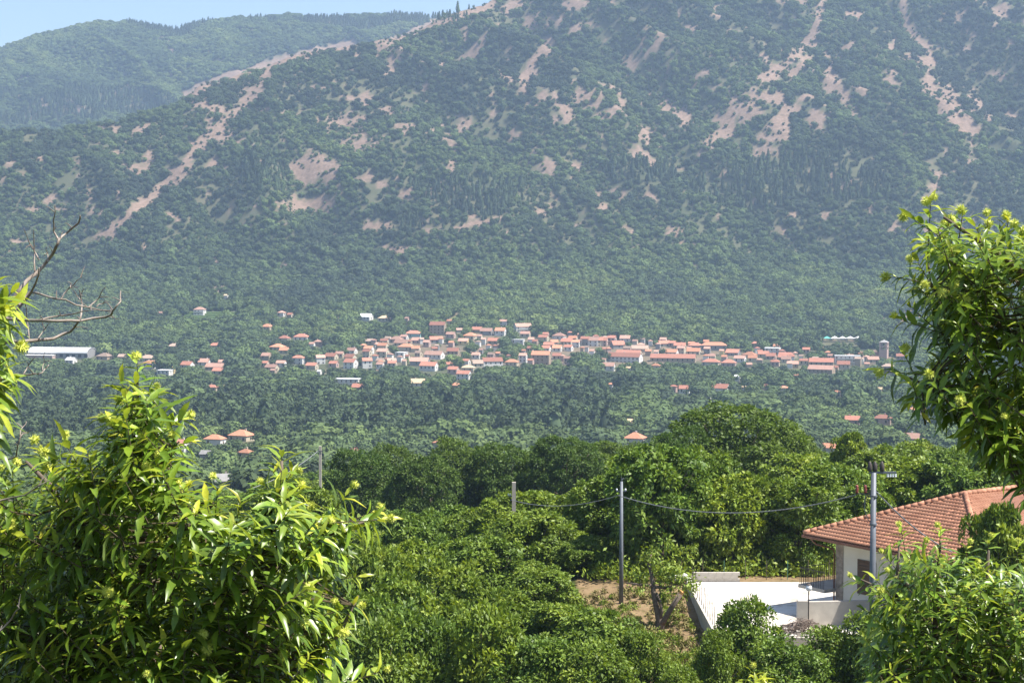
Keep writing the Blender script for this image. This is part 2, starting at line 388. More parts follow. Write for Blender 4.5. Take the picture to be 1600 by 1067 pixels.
def masks(x, y, z):
    X, Y = project(x, y, z)
    far = y > 1200
    nz = fbm(x / 16, y / 22, 4, 41); nz2 = fbm(x / 7, y / 9, 3, 43)
    bare = np.zeros(X.shape); core_ = np.zeros(X.shape)
    for pl, wd in STROKES:
        sd = seg_dist(X, Y, pl) / wd; bare = np.maximum(bare, 1.75 - sd); core_ = np.maximum(core_, 1.15 - sd)
    for (cx, cy_, rx, ry) in BLOBS:
        bare = np.maximum(bare, 1.35 - np.hypot((X - cx) / rx, (Y - cy_) / ry))
    bare = bare - 0.1 + (nz - 0.47) * 2.6 + (nz2 - 0.45) * 1.6
    mtn = sstep(1950, 2150, y)
    scat = (fbm(x / 24, y / 32, 4, 47) - 0.585 - 0.05 * (1 - sstep(2050, 2350, y))) * 9 * mtn * (y < 3000)
    bare = np.maximum(bare, core_ * 1.6 + (nz2 - 0.45) * 1.2)
    b = np.clip(np.maximum(sstep(0.35, 0.75, bare), sstep(0.2, 0.9, scat)), 0, 1) * far
    fld = np.zeros(X.shape)
    for (pl,) in FIELDS: fld = np.maximum(fld, in_poly(X, Y, pl) * 1.0)
    fld *= far
    lane = np.zeros(X.shape)
    for pl, wd in LANES: lane = np.maximum(lane, (seg_dist(X, Y, pl) < wd) * 1.0)
    return b, fld, lane * far, X, Y

HALF = 0.44
def make_ground():
    rows = np.concatenate([np.linspace(-60, 60, 60)[:-1], np.linspace(60, 130, 130)[:-1], np.linspace(130, 700, 70)[:-1],
                           np.linspace(700, 1950, 130)[:-1], np.linspace(1950, 2950, 250)[:-1], np.linspace(2950, 4700, 150)])
    us = np.linspace(-HALF, HALF, 430)
    D, U = np.meshgrid(rows, us, indexing='ij')
    x = U * (np.maximum(D, 0) + 60); z = terrain(x, D)
    b, fld, lane, X, Y = masks(x, D, z)
    vill = np.exp(-((X - 880) / 420) ** 2 - ((Y - 550) / 32) ** 2)
    vb = sstep(0.45, 0.75, vill + (fbm(x / 20, D / 20, 3, 71) - 0.5) * 1.2) * (D > 1200) * (D < 1800)
    b = np.clip(np.maximum(np.maximum(b, lane), 0.55 * vb), 0, 1)
    near = 1 - sstep(150, 500, D)
    dn = fbm(x / 3.0, D / 3.0, 4, 77)
    dirt = ((X > 905) & (X < 1330) & (D > 84) & (D < 118)) * sstep(0.25, 0.6, dn + 0.25) * (1 - sstep(112, 118, D))
    n, m_ = D.shape
    V = np.stack([x, D, z], -1).reshape(-1, 3)
    i = np.arange(n * m_).reshape(n, m_)
    Fc = np.stack([i[:-1, :-1], i[:-1, 1:], i[1:, 1:], i[1:, :-1]], -1).reshape(-1, 4)
    me = np_mesh('ground', V, Fc, M['ground'], True, {'bare': b.ravel(), 'field': fld.ravel(), 'near': near.ravel(), 'dirt': dirt.ravel()})
    o = link('ground', me); tag(o, 'sloping ground running from the near bank to the mountain', None, None, 'structure')
    return float(z.max()), float(z.min())
ZMAX, ZMIN = make_ground()

# ------------------------------------------------------------------ haze
hz = MB().box(-3400, 3400, -120, 4900, ZMIN - 1.5, ZMAX + 40).build('haze', None)
tag(hz, 'thin blue summer haze filling the valley air', None, None, 'stuff')
hm, ht, hout = new_mat('haze'); pv = ht.nodes.new('ShaderNodeVolumePrincipled')
pv.inputs['Color'].default_value = (*HAZE_COLOR, 1); pv.inputs['Density'].default_value = HAZE_DENSITY
pv.inputs['Anisotropy'].default_value = 0.25
ht.links.new(pv.outputs[0], hout.inputs['Volume']); hz.data.materials.append(hm)

# ------------------------------------------------------------------ far foliage prototypes (never linked to the scene themselves)
def card_cloud(centres, radii, n, size, rng, squash=0.8, flat=0.35):
    """leaf-clump quads on the surface of several lobes"""
    k = rng.integers(0, len(centres), n)
    d = rng.normal(size=(n, 3)); d /= np.linalg.norm(d, axis=1)[:, None]
    d[:, 2] = np.where(d[:, 2] < -0.35, -d[:, 2], d[:, 2])
    rr = radii[k] * rng.uniform(0.82, 1.06, n)
    P = centres[k] + d * rr[:, None] * np.array([1, 1, squash])
    nr = d + rng.normal(size=(n, 3)) * flat; nr /= np.linalg.norm(nr, axis=1)[:, None]
    a = np.cross(nr, rng.normal(size=(n, 3))); a /= np.linalg.norm(a, axis=1)[:, None]
    b = np.cross(nr, a)
    s = size * rng.uniform(0.6, 1.3, n)[:, None]
    V = np.stack([P - a*s, P - b*s*0.7 + nr*s*0.25, P + a*s, P + b*s*0.7 + nr*s*0.25], 1).reshape(-1, 3)
    return V, np.arange(4 * n).reshape(-1, 4)
PROTO = bpy.data.collections.new('forest_kinds')
def far_tree(i, rng, n, conifer=False):
    if conifer:
        zc = np.linspace(0.15, 0.95, 7); c = []; r = []
        for z in zc:
            for q in range(3):
                th = rng.uniform(0, 6.3); rad = 0.20 * (1.06 - z) * 1.0
                c.append((math.cos(th) * rad * 0.8, math.sin(th) * rad * 0.8, z)); r.append(rad * 0.9 + 0.02)
        V, Fc = card_cloud(np.array(c), np.array(r), n, 0.07, rng, 0.6, 0.3)
        core = [(0.16, 0.1), (0.17, 0.3), (0.10, 0.7), (0.01, 0.98)]
    else:
        nl = rng.integers(5, 8); c = []; r = []
        for q in range(nl):
            th = 6.283 * q / nl + rng.uniform(-.4, .4); rad = rng.uniform(0.15, 0.30)
            c.append((math.cos(th) * rad, math.sin(th) * rad, rng.uniform(0.35, 0.72))); r.append(rng.uniform(0.20, 0.30))
        c.append((0, 0, 0.66)); r.append(0.30)
        V, Fc = card_cloud(np.array(c), np.array(r), n, 0.08, rng, 0.9, 0.28)
        core = [(0.10, 0.05), (0.26, 0.28), (0.27, 0.5), (0.16, 0.72), (0.03, 0.80)]
    mb = MB().lathe(core, n=7)
    Vc = np.array(mb.v); quads = [f for f in mb.f if len(f) == 4]
    V2 = np.concatenate([V, Vc]); F2 = np.concatenate([Fc, np.array(quads) + len(V)])
    me = np_mesh('far_tree_%02d' % i, V2, F2, M['far_leaf'])
    o = bpy.data.objects.new('kind_%02d' % i, me); PROTO.objects.link(o)
NB, NC = 6, 3
rg = np.random.default_rng(3)
for i in range(NB): far_tree(i, rg, 290)
for i in range(NC): far_tree(NB + i, rg, 130, True)

def scatter_group():
    g = bpy.data.node_groups.new('scatter', 'GeometryNodeTree')
    g.interface.new_socket('Geometry', in_out='INPUT', socket_type='NodeSocketGeometry')
    g.interface.new_socket('Geometry', in_out='OUTPUT', socket_type='NodeSocketGeometry')
    gi = g.nodes.new('NodeGroupInput'); go = g.nodes.new('NodeGroupOutput')
    ci = g.nodes.new('GeometryNodeCollectionInfo'); ci.inputs[0].default_value = PROTO
    ci.inputs['Separate Children'].default_value = True; ci.inputs['Reset Children'].default_value = True
    ip = g.nodes.new('GeometryNodeInstanceOnPoints'); ip.inputs['Pick Instance'].default_value = True
    def na(n, dt):
        a = g.nodes.new('GeometryNodeInputNamedAttribute'); a.data_type = dt; a.inputs['Name'].default_value = n
        return [o for o in a.outputs if o.enabled and o.name == 'Attribute'][0]
    cx = g.nodes.new('ShaderNodeCombineXYZ'); g.links.new(na('rotz', 'FLOAT'), cx.inputs['Z'])
    g.links.new(gi.outputs[0], ip.inputs['Points']); g.links.new(ci.outputs[0], ip.inputs['Instance'])
    g.links.new(na('kindi', 'INT'), ip.inputs['Instance Index']); g.links.new(cx.outputs[0], ip.inputs['Rotation'])
    g.links.new(na('scl', 'FLOAT_VECTOR'), ip.inputs['Scale']); g.links.new(ip.outputs[0], go.inputs[0])
    return g
SG = scatter_group()
def scatter(name, P, kind, scl, tint, label, cat):
    me = bpy.data.meshes.new(name); n = len(P)
    me.vertices.add(n); me.vertices.foreach_set('co', P.astype(np.float32).ravel())
    def put(nm, ty, key, a):
        q = me.attributes.new(nm, ty, 'POINT'); q.data.foreach_set(key, a.ravel())
    put('rotz', 'FLOAT', 'value', RNG.uniform(0, 6.283, n).astype(np.float32))
    put('tint', 'FLOAT', 'value', np.clip(tint, 0, 1).astype(np.float32))
    put('kindi', 'INT', 'value', kind.astype(np.int32))
    put('scl', 'FLOAT_VECTOR', 'vector', scl.astype(np.float32))
    o = link(name, me); tag(o, label, cat, None, 'stuff')
    md = o.modifiers.new('scatter', 'NODES'); md.node_group = SG
    return o

# ------------------------------------------------------------------ the village
# x0, x1, top, base in photo pixels; options: r roof colour, w wall colour, t roof kind (h hip, g gable, f flat), L hand-written label
def zl(lst, ox, oy, s): return [(ox + a / s, ox + b / s, oy + c / s, oy + d / s, o) for (a, b, c, d, o) in lst]
def o_(r='red', w='cream', t='g', L=None, k=0): return dict(r=r, w=w, t=t, L=L, k=k)
H = []
H += zl([(262,335,130,175,o_('pink','white','h')),(335,398,145,180,o_('red')),(125,242,232,275,o_('orange','cream','h','low orange-roofed house alone among trees left of the village',1)),(725,755,182,205,o_('pink','pink')),
 (900,1018,152,208,o_('white','white','g','pale-roofed white house with twin gables above the village',1)),(1048,1155,168,215,o_('tan','cream','h','tan hip-roofed house beside the pale-roofed twin-gabled house',1)),(1258,1300,178,240,o_('pink','pink')),
 (1255,1402,285,340,o_('red','teal','h','pale blue-green house with red roof at the village top',1)),(265,370,322,355,o_('red','cream','h')),(385,520,310,355,o_('red','white','h')),(545,635,357,405,o_('pink','pink','h')),
 (195,335,388,430,o_('orange','cream','h')),(275,362,415,465,o_('orange')),(132,225,458,515,o_('pink','tan')),(250,340,518,560,o_('pink','white')),(370,485,478,545,o_('red','white','h','red pyramid-roofed white house at the left end of the village',1)),
 (133,205,522,560,o_('red')),(160,280,548,590,o_('pink')),(205,265,582,615,o_('pink','tan')),(480,590,535,560,o_('red')),(555,645,475,545,o_('pink','white')),(628,745,460,510,o_()),(715,790,447,480,o_('pink')),
 (800,895,418,468,o_('pink','white')),(662,750,522,575,o_('red','pink')),(775,900,503,582,o_('red','white','g','red-roofed house with tall bright white gable end, left village front',1)),(780,890,468,505,o_()),
 (918,1012,498,580,o_('red','white')),(935,1025,405,470,o_('orange','white')),(925,1010,430,497,o_()),(1035,1145,425,495,o_('pink','cream')),(1040,1140,380,430,o_('orange')),(1065,1140,348,385,o_()),(1135,1255,328,380,o_('pink','pink','h')),
 (1170,1300,355,395,o_('pink')),(1200,1345,388,445,o_('orange','cream','h','broad bright orange hip roof in the left upper village',1)),(1310,1390,405,440,o_('orange')),(1400,1470,358,412,o_('pink','pink')),(1310,1395,338,380,o_('pink','pink')),(1445,1565,330,385,o_('red','grey')),
 (1450,1590,215,320,o_('red','tan','g','tall house with shaded front below the pale hillside lane',1)),(1405,1580,445,505,o_('pink','white','g','long house with a row of front openings in mid village',1)),(1030,1115,500,560,o_('brown')),(1115,1200,500,560,o_('brown')),  # tall house: its front's shade is put into the tan wall colour
 (1295,1465,495,560,o_('pink','grey')),(1370,1530,530,600,o_('red','white')),(1035,1105,530,585,o_('pink','white')),(1180,1290,455,480,o_('white','white','f')),
 (705,925,662,690,o_('white','white','f','long low white shed in front of the village, left',1)),(840,950,700,732,o_('red','pink','g','small plain red roof just below the long low white shed',1)),(1295,1430,662,718,o_('tan','white','g','tan-roofed house with white gable at the wood edge',1)),
 (1125,1205,520,550,o_()),(575,615,590,615,o_('white','white')),(510,565,375,405,o_('pink','white'))], 380, 460, 5)
H += zl([(285,340,198,230,o_()),(360,415,265,310,o_('pink','cream')),(480,575,255,300,o_('red','tan')),(545,660,265,320,o_('pink','grey')),(660,760,262,325,o_('orange','white')),(697,768,198,250,o_('pink','white','g','uppermost house at the top centre of the village',1)),
 (808,960,228,300,o_('pink','white','g','wide house with white balconies at the village top',1)),(860,950,290,340,o_('pink','cream')),(410,540,300,350,o_('orange','cream','h')),(375,470,345,398,o_('pink','yellow')),(605,705,342,395,o_('red','tan')),(555,600,340,395,o_('pink','white')),
 (278,365,295,345,o_('pink','pink')),(285,395,420,470,o_('red','tan')),(480,560,455,505,o_('pink','white')),(553,735,495,562,o_('red','white','g','long red-roofed house in the centre front of the village',1)),(405,480,505,550,o_('red','white')),(480,580,515,580,o_('brown','cream')),
 (740,860,508,560,o_('orange','cream','h')),(850,925,460,535,o_('pink','white')),(945,1110,445,550,o_('orange','tan','g','big blocky house with dark front and one bright edge',1)),(1112,1195,460,500,o_()),(1200,1280,485,545,o_('pink','pink')),
 (290,395,565,625,o_('red','pink')),(400,515,555,605,o_('tan','cream','h')),(360,490,597,668,o_('red','white','g','white two-storey house with two window rows, lowest in the village',1)),(310,410,693,722,o_('orange','cream','h')),(275,355,530,565,o_()),
 (1000,1095,318,355,o_()),(1035,1095,298,340,o_('red','pink')),(1110,1230,303,350,o_('pink','white','h')),(1095,1165,355,390,o_('orange')),(1040,1140,375,410,o_()),(1025,1110,402,445,o_('red','white')),(1110,1200,398,445,o_('orange','white')),(1200,1285,395,440,o_('red','white')),
 (1175,1290,345,395,o_()),(1235,1320,325,375,o_('orange')),(1265,1335,358,415,o_('orange','white')),(1330,1420,330,400,o_('red','grey')),(1390,1495,335,405,o_('pink','white')),(1450,1540,335,405,o_('red','cream')),(1540,1620,325,400,o_('red','pink')),
 (1545,1610,458,505,o_('red','pink')),(1495,1540,500,540,o_('pink','white')),(790,905,355,375,o_('white','white','f')),(1400,1450,430,455,o_('pink','white'))], 640, 460, 5)
H += zl([(75,160,340,405,o_('red','pink')),(155,222,322,370,o_('red','white')),(238,335,322,375,o_('pink','white','g','pale house showing its gable front at the village skyline',1)),(165,290,365,425,o_('red','grey')),(325,480,400,440,o_('brown','cream')),
 (95,140,500,550,o_('pink')),(140,430,458,530,o_('red','white','g','long three-storey apartment block with bright stepped end',1)),(205,430,437,470,o_('red','cream','g')),(100,215,535,600,o_('pink','white')),(290,335,565,595,o_('tan','white')),
 (475,850,468,530,o_('red','tan','g','longest red-roofed block with ground-floor openings, right of centre',1)),(480,568,542,575,o_('orange','cream','h')),(540,640,362,400,o_()),(625,690,365,410,o_('red','pink')),(590,710,430,470,o_('orange','white')),
 (685,765,405,470,o_('pink','cream')),(660,770,378,415,o_()),(770,900,380,430,o_('red','grey','h')),(870,1090,375,440,o_('orange','grey','h','large hall with wide hipped roof and dark front',1)),(1018,1062,430,470,o_('pink','yellow')),
 (760,890,420,470,o_('orange')),(895,960,410,470,o_('pink','grey')),(1065,1200,430,470,o_('red','grey')),(925,1000,468,510,o_('pink')),(880,1040,505,550,o_('red','cream','h')),(1030,1165,510,560,o_('red','pink','h')),(1130,1240,480,520,o_('pink','white')),
 (1195,1330,450,500,o_('orange','cream','h')),(1240,1330,478,530,o_('orange','cream')),(1320,1420,445,490,o_()),(1380,1480,460,510,o_('red','pink')),(1420,1500,512,560,o_('red','pink','h')),(1480,1600,455,500,o_('red')),(1500,1595,485,525,o_('pink','cream')),
 (1370,1512,420,450,o_('white','white','f','white flat-roofed building standing behind the red roofs',1)),(1545,1600,525,570,o_('pink','white')),(1225,1280,535,570,o_('pink','tan')),(140,200,693,720,o_('orange','white','h')),
 (625,700,708,735,o_('red','pink','h')),(700,800,713,775,o_('red','white')),(955,1115,703,745,o_('red','white','g')),(1180,1245,718,745,o_('tan','white')),(1345,1400,700,745,o_('red','pink')),(1490,1560,715,750,o_('red','cream','h')),
 (1135,1195,630,695,o_('white','white')),(920,965,792,808,o_('white','white','f'))], 920, 460, 5)
H += zl([(60,175,370,415,o_('red')),(10,80,408,445,o_('orange','cream','h')),(120,200,418,450,o_('pink','tan')),(195,260,403,435,o_()),(255,425,400,450,o_('red','tan','g','long red-roofed row house left of the bell tower',1)),(250,430,445,495,o_('pink','tan','g')),
 (415,590,385,440,o_('white','white','f','flat-roofed white house with balconies left of the bell tower',1)),(430,525,418,470,o_('red','cream')),(475,550,376,392,o_('pink','white')),(540,590,392,450,o_('brown','tan')),(600,640,425,455,o_('pink')),
 (615,700,390,440,o_('pink','tan')),(800,860,372,410,o_('red','tan')),(710,800,435,500,o_('brown','tan','h')),(1030,1100,445,520,o_('red','white')),(160,195,500,518,o_()),(75,130,575,605,o_('orange','cream','h')),(398,465,602,635,o_('orange','cream','h')),
 (685,720,582,605,o_('tan')),(885,1010,700,740,o_('orange','cream','h')),(478,590,762,795,o_('red','pink')),(655,790,755,805,o_('red','pink','h','red pyramid roof alone in the wood below the bell tower',1)),
 (845,1005,872,935,o_('pink','white','g','white-gabled house with pale red roof behind the orchard, right',1)),(330,450,935,980,o_('orange','white','g','orange-roofed house peeping over the orchard, right of the oak',1)),(560,635,935,960,o_('orange','cream')),
 (1065,1150,375,410,o_('pink','white'))], 1200, 460, 4)
H += zl([(400,480,395,430,o_('white','white')),(590,705,368,405,o_('brown','tan','h','brown hip-roofed house right of the long white-roofed shed',1)),(730,795,375,395,o_('brown','tan')),(860,975,380,420,o_('brown','cream','h')),(885,985,415,465,o_('orange','white','h')),
 (975,1075,475,495,o_('white','white','f')),(1120,1215,420,450,o_('red','white')),(1230,1325,403,435,o_('pink','white')),(1275,1405,432,470,o_('pink','tan')),(1320,1405,460,490,o_('red','cream')),(1360,1410,410,440,o_('pink','pink')),
 (1280,1365,567,590,o_('red','cream','h','isolated red roof in the wood below the left houses',1)),(1395,1430,567,597,o_('tan','white')),(1040,1120,308,332,o_('brown','cream','h')),(1297,1385,305,330,o_('red','cream','h','bright red hip roof left of and above the village',1)),(980,1020,108,130,o_('pink','cream')),
 (1205,1285,80,135,o_('pink','white','h','white house with balcony beside the terraced vineyard',1)),(1055,1190,910,990,o_('red','white','g','white three-storey balconied house beside the chestnut crown',1)),(1265,1410,880,925,o_('orange','white','h','left of two orange-roofed houses in the near valley',1)),
 (1415,1590,852,910,o_('orange','cream','h','large orange hip-roofed house in the near valley, left',1)),(1475,1590,970,1005,o_('orange','cream','h','low orange roof below the large orange hip-roofed house',1)),(1240,1330,978,1000,o_('grey','grey','g')),(1395,1430,0,25,o_('tan','white'))], 0, 460, 4)
H += [(325,367,742,758,o_('grey','cream','g','plain grey roof nearest in the valley, above the chestnut tip',1)), (973,1013,677,699,o_('orange','white','h','orange-roofed white house just left of the big oak',1)),
      (675,692,689,699,o_('orange','cream','h','tiny orange roof over the dark tree row',1)), (975,992,655,664,o_('tan','tan')), (546,562,700,712,o_('red','tan'))]
def infill():
    rr = random.Random(77); out = []
    curve = [(480,548),(560,556),(640,548),(700,540),(760,538),(830,548),(900,538),(960,543),(1040,546),(1120,550),(1200,554),(1300,566),(1370,566)]
    tries = 0
    while len(out) < 85 and tries < 6000:
        tries += 1
        x = rr.uniform(560, 1375); yc = np.interp(x, [c[0] for c in curve], [c[1] for c in curve]); sp = 20 if x < 900 else 14
        y = yc + rr.uniform(-sp, sp)
        w_ = rr.uniform(8, 14.5); h_ = w_ * rr.uniform(0.42, 0.55)
        ok = all(not (abs(x - (a[0] + a[1]) / 2) < 0.5 * (w_ + a[1] - a[0]) * 0.52 and abs(y - a[3]) < 4.2) for a in H + out)
        if ok: out.append((x - w_ / 2, x + w_ / 2, y - h_, y, o_(rr.choice(('red', 'red', 'orange', 'pink', 'pink', 'brown')), rr.choice(('cream', 'white', 'pink', 'tan', 'grey', 'white')), rr.choice('ggh'))))
    return out
H += infill()
wins = {}
def win_mesh(kind):
    if kind not in wins:
        wins[kind] = MB().box(-0.5, 0.5, -0.06, 0.02, -0.5, 0.5).mesh('window', M['glass_dark'] if kind == 0 else M['shutter'])
    return wins[kind]
HREC = []
def place_house(i, ent):
    x0, x1, yt, yb, op = ent
    rnd = random.Random(i * 31 + 5)
    cx = (x0 + x1) / 2
    yb2 = yb
    for _ in range(3):
        X, D, Z = hit(cx, yb2, 640, 2300)
        yb2 = max(yb, yt + 5.6 * F / D)
    Wp = (x1 - x0) / F * D * 0.98
    psi = R(rnd.uniform(10, 30)) if rnd.random() < 0.85 else R(rnd.uniform(-22, -6))
    ap = abs(psi)
    asp = rnd.uniform(0.6, 0.85) if Wp < 16 else min(0.6, 9.5 / Wp)
    L = Wp / (math.cos(ap) + asp * math.sin(ap)); Wd = L * asp
    ov = 0.45; L -= 2 * ov * 0.7; Wd = max(Wd - 0.5, 3.0)
    top = at(cx, yt, D).z
    rise = {'g': 0.36, 'h': 0.34, 'f': 0.0}[op['t']] * Wd if op['t'] != 'f' else 0.0
    rise = min(rise, 0.5 * max(top - Z, 2.5))
    eave = max(top - rise, Z + 2.4)
    rise = max(rise, 0.3 if op['t'] != 'f' else 0)
    t = thing('house', op['L'] or '', 'house', (X, D + Wd / 2, Z), -psi, 'houses of the village and the valley')
    hw = eave - Z; a, b = L / 2, Wd / 2
    wm = M['wall_' + op['w']]; rm = M['roof_' + op['r']]
    mb = MB().box(-a, a, -b, b, -2.5, hw)
    if op['t'] == 'g':
        mb.add([(-a,-b,hw),(-a,b,hw),(-a,0,hw+rise),(a,-b,hw),(a,b,hw),(a,0,hw+rise)], [(0,2,1),(3,4,5),(0,3,5,2),(1,2,5,4)])
    mb.build('wall', wm, t)
    th = 0.22; s = rise / b
    rb = MB()
    if op['t'] == 'g':
        for sg in (-1, 1):
            ye = sg * (b + ov); ze = hw - ov * s; A = a + ov * 0.7
            V = [(-A, 0, hw+rise+0.02), (A, 0, hw+rise+0.02), (A, ye, ze+0.02), (-A, ye, ze+0.02)]
            V += [(p[0], p[1], p[2] + th) for p in V]
            Fs = [(0,1,2,3),(7,6,5,4),(0,4,5,1),(1,5,6,2),(2,6,7,3),(3,7,4,0)]
            if sg > 0: Fs = [f[::-1] for f in Fs]
            rb.add(V, Fs)
    elif op['t'] == 'h':
        A, B = a + ov, b + ov; rl = max(A - B, 0.15); z0 = hw + 0.02
        V = [(-A,-B,z0),(A,-B,z0),(A,B,z0),(-A,B,z0),(-A,-B,z0+th),(A,-B,z0+th),(A,B,z0+th),(-A,B,z0+th),(-rl,0,z0+th+rise),(rl,0,z0+th+rise)]
        rb.add(V, [(0,3,2,1),(0,1,5,4),(1,2,6,5),(2,3,7,6),(3,0,4,7),(4,5,9,8),(6,7,8,9),(5,6,9),(7,4,8)])
    else:
        rb.box(-a - 0.3, a + 0.3, -b - 0.3, b + 0.3, hw + 0.02, hw + 0.3)
    roof = rb.build('roof', rm, t)
    if op['t'] != 'f' and Wp > 8 and rnd.random() < 0.7:
        qx = rnd.uniform(-0.5, 0.5) * a; zt = hw + rise * 0.75
        c = MB().box(qx - 0.4, qx + 0.4, b * 0.25 - 0.3, b * 0.25 + 0.4, zt - 0.6, zt + 1.3)
        c.box(qx - 0.5, qx + 0.5, b * 0.25 - 0.4, b * 0.25 + 0.5, zt + 1.35, zt + 1.5)
        c.build('chimney', wm, roof)
    if hw > 2.6 and Wp > 7:
        nst = 1 if hw < 4.6 else (2 if hw < 7.6 else 3)
        nw = max(2, min(9, int(L / 3.4)))
        sk = rnd.random() < 0.35
        for st in range(nst):
            zz = hw - 1.55 - st * 2.9
            for q in range(nw):
                if rnd.random() < 0.12: continue
                o = link('window', win_mesh(int(sk)), t, (-a + L * (q + 0.5) / nw, -b, zz)); o.scale = (1.1, 1, 1.45 if (st + q) % 3 else 2.0)
            for q in range(max(1, int(Wd / 4.5))):
                o = link('window', win_mesh(int(sk)), t, (a if psi > 0 else -a, -b + Wd * (q + 0.5) / max(1, int(Wd / 4.5)), zz)); o.scale = (1.0, 1, 1.4)
                o.rotation_euler = (0, 0, math.pi / 2 if psi > 0 else -math.pi / 2)
        if op['L'] and 'balcon' in op['L']:
            for st in range(max(1, nst)):
                zz = hw - 2.75 - st * 2.9
                MB().box(-a * 0.8, a * 0.9, -b - 1.3, -b - 0.003, zz, zz + 0.2).box(-a * 0.8, a * 0.9, -b - 1.3, -b - 1.2, zz + 0.2, zz + 1.1).build('balcony', wm, t)
    HREC.append((cx, (yt + yb) / 2, t, op, x0, x1, yt, yb, D, Wp))
for i, e in enumerate(H): place_house(i, e)
# labels for the houses without one: counted out from the nearest house that has one
ORD = ['first', 'second', 'third', 'fourth', 'fifth', 'sixth', 'seventh', 'eighth', 'ninth', 'tenth', 'eleventh', 'twelfth', 'thirteenth', 'fourteenth', 'fifteenth', 'sixteenth', 'seventeenth', 'eighteenth', 'nineteenth', 'twentieth']
ORD += ['%dth' % k for k in range(21, 200)]
SHORT = {}
SHORT = {'low orange-roofed house alone among trees left of the village': 'lone low orange-roofed house', 'pale-roofed white house with twin gables above the village': 'twin-gabled pale-roofed house', 'tan hip-roofed house beside the pale-roofed twin-gabled house': 'tan hip-roofed house above the village', 'pale blue-green house with red roof at the village top': 'pale blue-green house', 'red pyramid-roofed white house at the left end of the village': 'white house with red pyramid roof', 'red-roofed house with tall bright white gable end, left village front': 'house with tall bright white gable', 'broad bright orange hip roof in the left upper village': 'broad bright orange hip roof', 'tall house with shaded front below the pale hillside lane': 'tall house below the hillside lane', 'long house with a row of front openings in mid village': 'long house with front openings', 'long low white shed in front of the village, left': 'long low white shed', 'small plain red roof just below the long low white shed': 'red roof below the long shed', 'tan-roofed house with white gable at the wood edge': 'tan-roofed house at the wood edge', 'uppermost house at the top centre of the village': 'uppermost house of the village', 'wide house with white balconies at the village top': 'wide house with white balconies', 'long red-roofed house in the centre front of the village': 'long red-roofed house, village centre', 'big blocky house with dark front and one bright edge': 'big blocky house with dark front', 'white two-storey house with two window rows, lowest in the village': 'lowest white two-storey house', 'pale house showing its gable front at the village skyline': 'pale gable-fronted house', 'long three-storey apartment block with bright stepped end': 'long three-storey apartment block', 'longest red-roofed block with ground-floor openings, right of centre': 'longest red-roofed block', 'large hall with wide hipped roof and dark front': 'large hall with wide hipped roof', 'white flat-roofed building standing behind the red roofs': 'white flat-roofed building', 'long red-roofed row house left of the bell tower': 'long row house near the bell tower', 'flat-roofed white house with balconies left of the bell tower': 'flat-roofed balconied white house', 'red pyramid roof alone in the wood below the bell tower': 'lone red pyramid roof, right', 'white-gabled house with pale red roof behind the orchard, right': 'white-gabled house behind the orchard', 'orange-roofed house peeping over the orchard, right of the oak': 'orange-roofed house right of the oak', 'brown hip-roofed house right of the long white-roofed shed': 'brown hip-roofed house near the factory', 'isolated red roof in the wood below the left houses': 'isolated red roof in the wood', 'bright red hip roof left of and above the village': 'bright red hip roof', 'white house with balcony beside the terraced vineyard': 'white house by the vineyard', 'white three-storey balconied house beside the chestnut crown': 'white three-storey house by the chestnut', 'left of two orange-roofed houses in the near valley': 'left of two near orange-roofed houses', 'large orange hip-roofed house in the near valley, left': 'large near orange hip-roofed house', 'low orange roof below the large orange hip-roofed house': 'low near orange roof', 'plain grey roof nearest in the valley, above the chestnut tip': 'nearest plain grey roof', 'orange-roofed white house just left of the big oak': 'white house left of the oak', 'tiny orange roof over the dark tree row': 'tiny orange roof over the trees'}
def short_of(L): return SHORT[L]
marks = [h for h in HREC if h[3]['L']]
cnt = {}
for h in sorted([h for h in HREC if not h[3]['L']], key=lambda h: h[0]):
    m = min(marks, key=lambda q: math.hypot(q[0] - h[0], 2.2 * (q[1] - h[1])))
    dx, dy = h[0] - m[0], h[1] - m[1]
    if abs(dx) > 2.2 * abs(dy): w_ = 'right of' if dx > 0 else 'left of'
    elif abs(dx) < 0.6 * abs(dy): w_ = 'below' if dy > 0 else 'above'
    else: w_ = ('lower ' if dy > 0 else 'upper ') + ('right of' if dx > 0 else 'left of')
    cnt.setdefault((m[2].name, w_), []).append((math.hypot(dx, dy), h, m))
for (mn, w_), lst in cnt.items():
    lst.sort(key=lambda q: q[0])
    for k, (d, h, m) in enumerate(lst):
        op = h[3]
        kind = 'flat-roofed' if op['t'] == 'f' else op['r'] + '-roofed'
        ms = short_of(m[3]['L'])
        lab = '%s %s house, %s the %s' % (kind, op['w'], ('next ' if k == 0 else ORD[k] + ' ') + w_, ms)
        ws = lab.split()
        if len(ws) > 16: lab = ' '.join(ws[:16])
        h[2]['label'] = lab
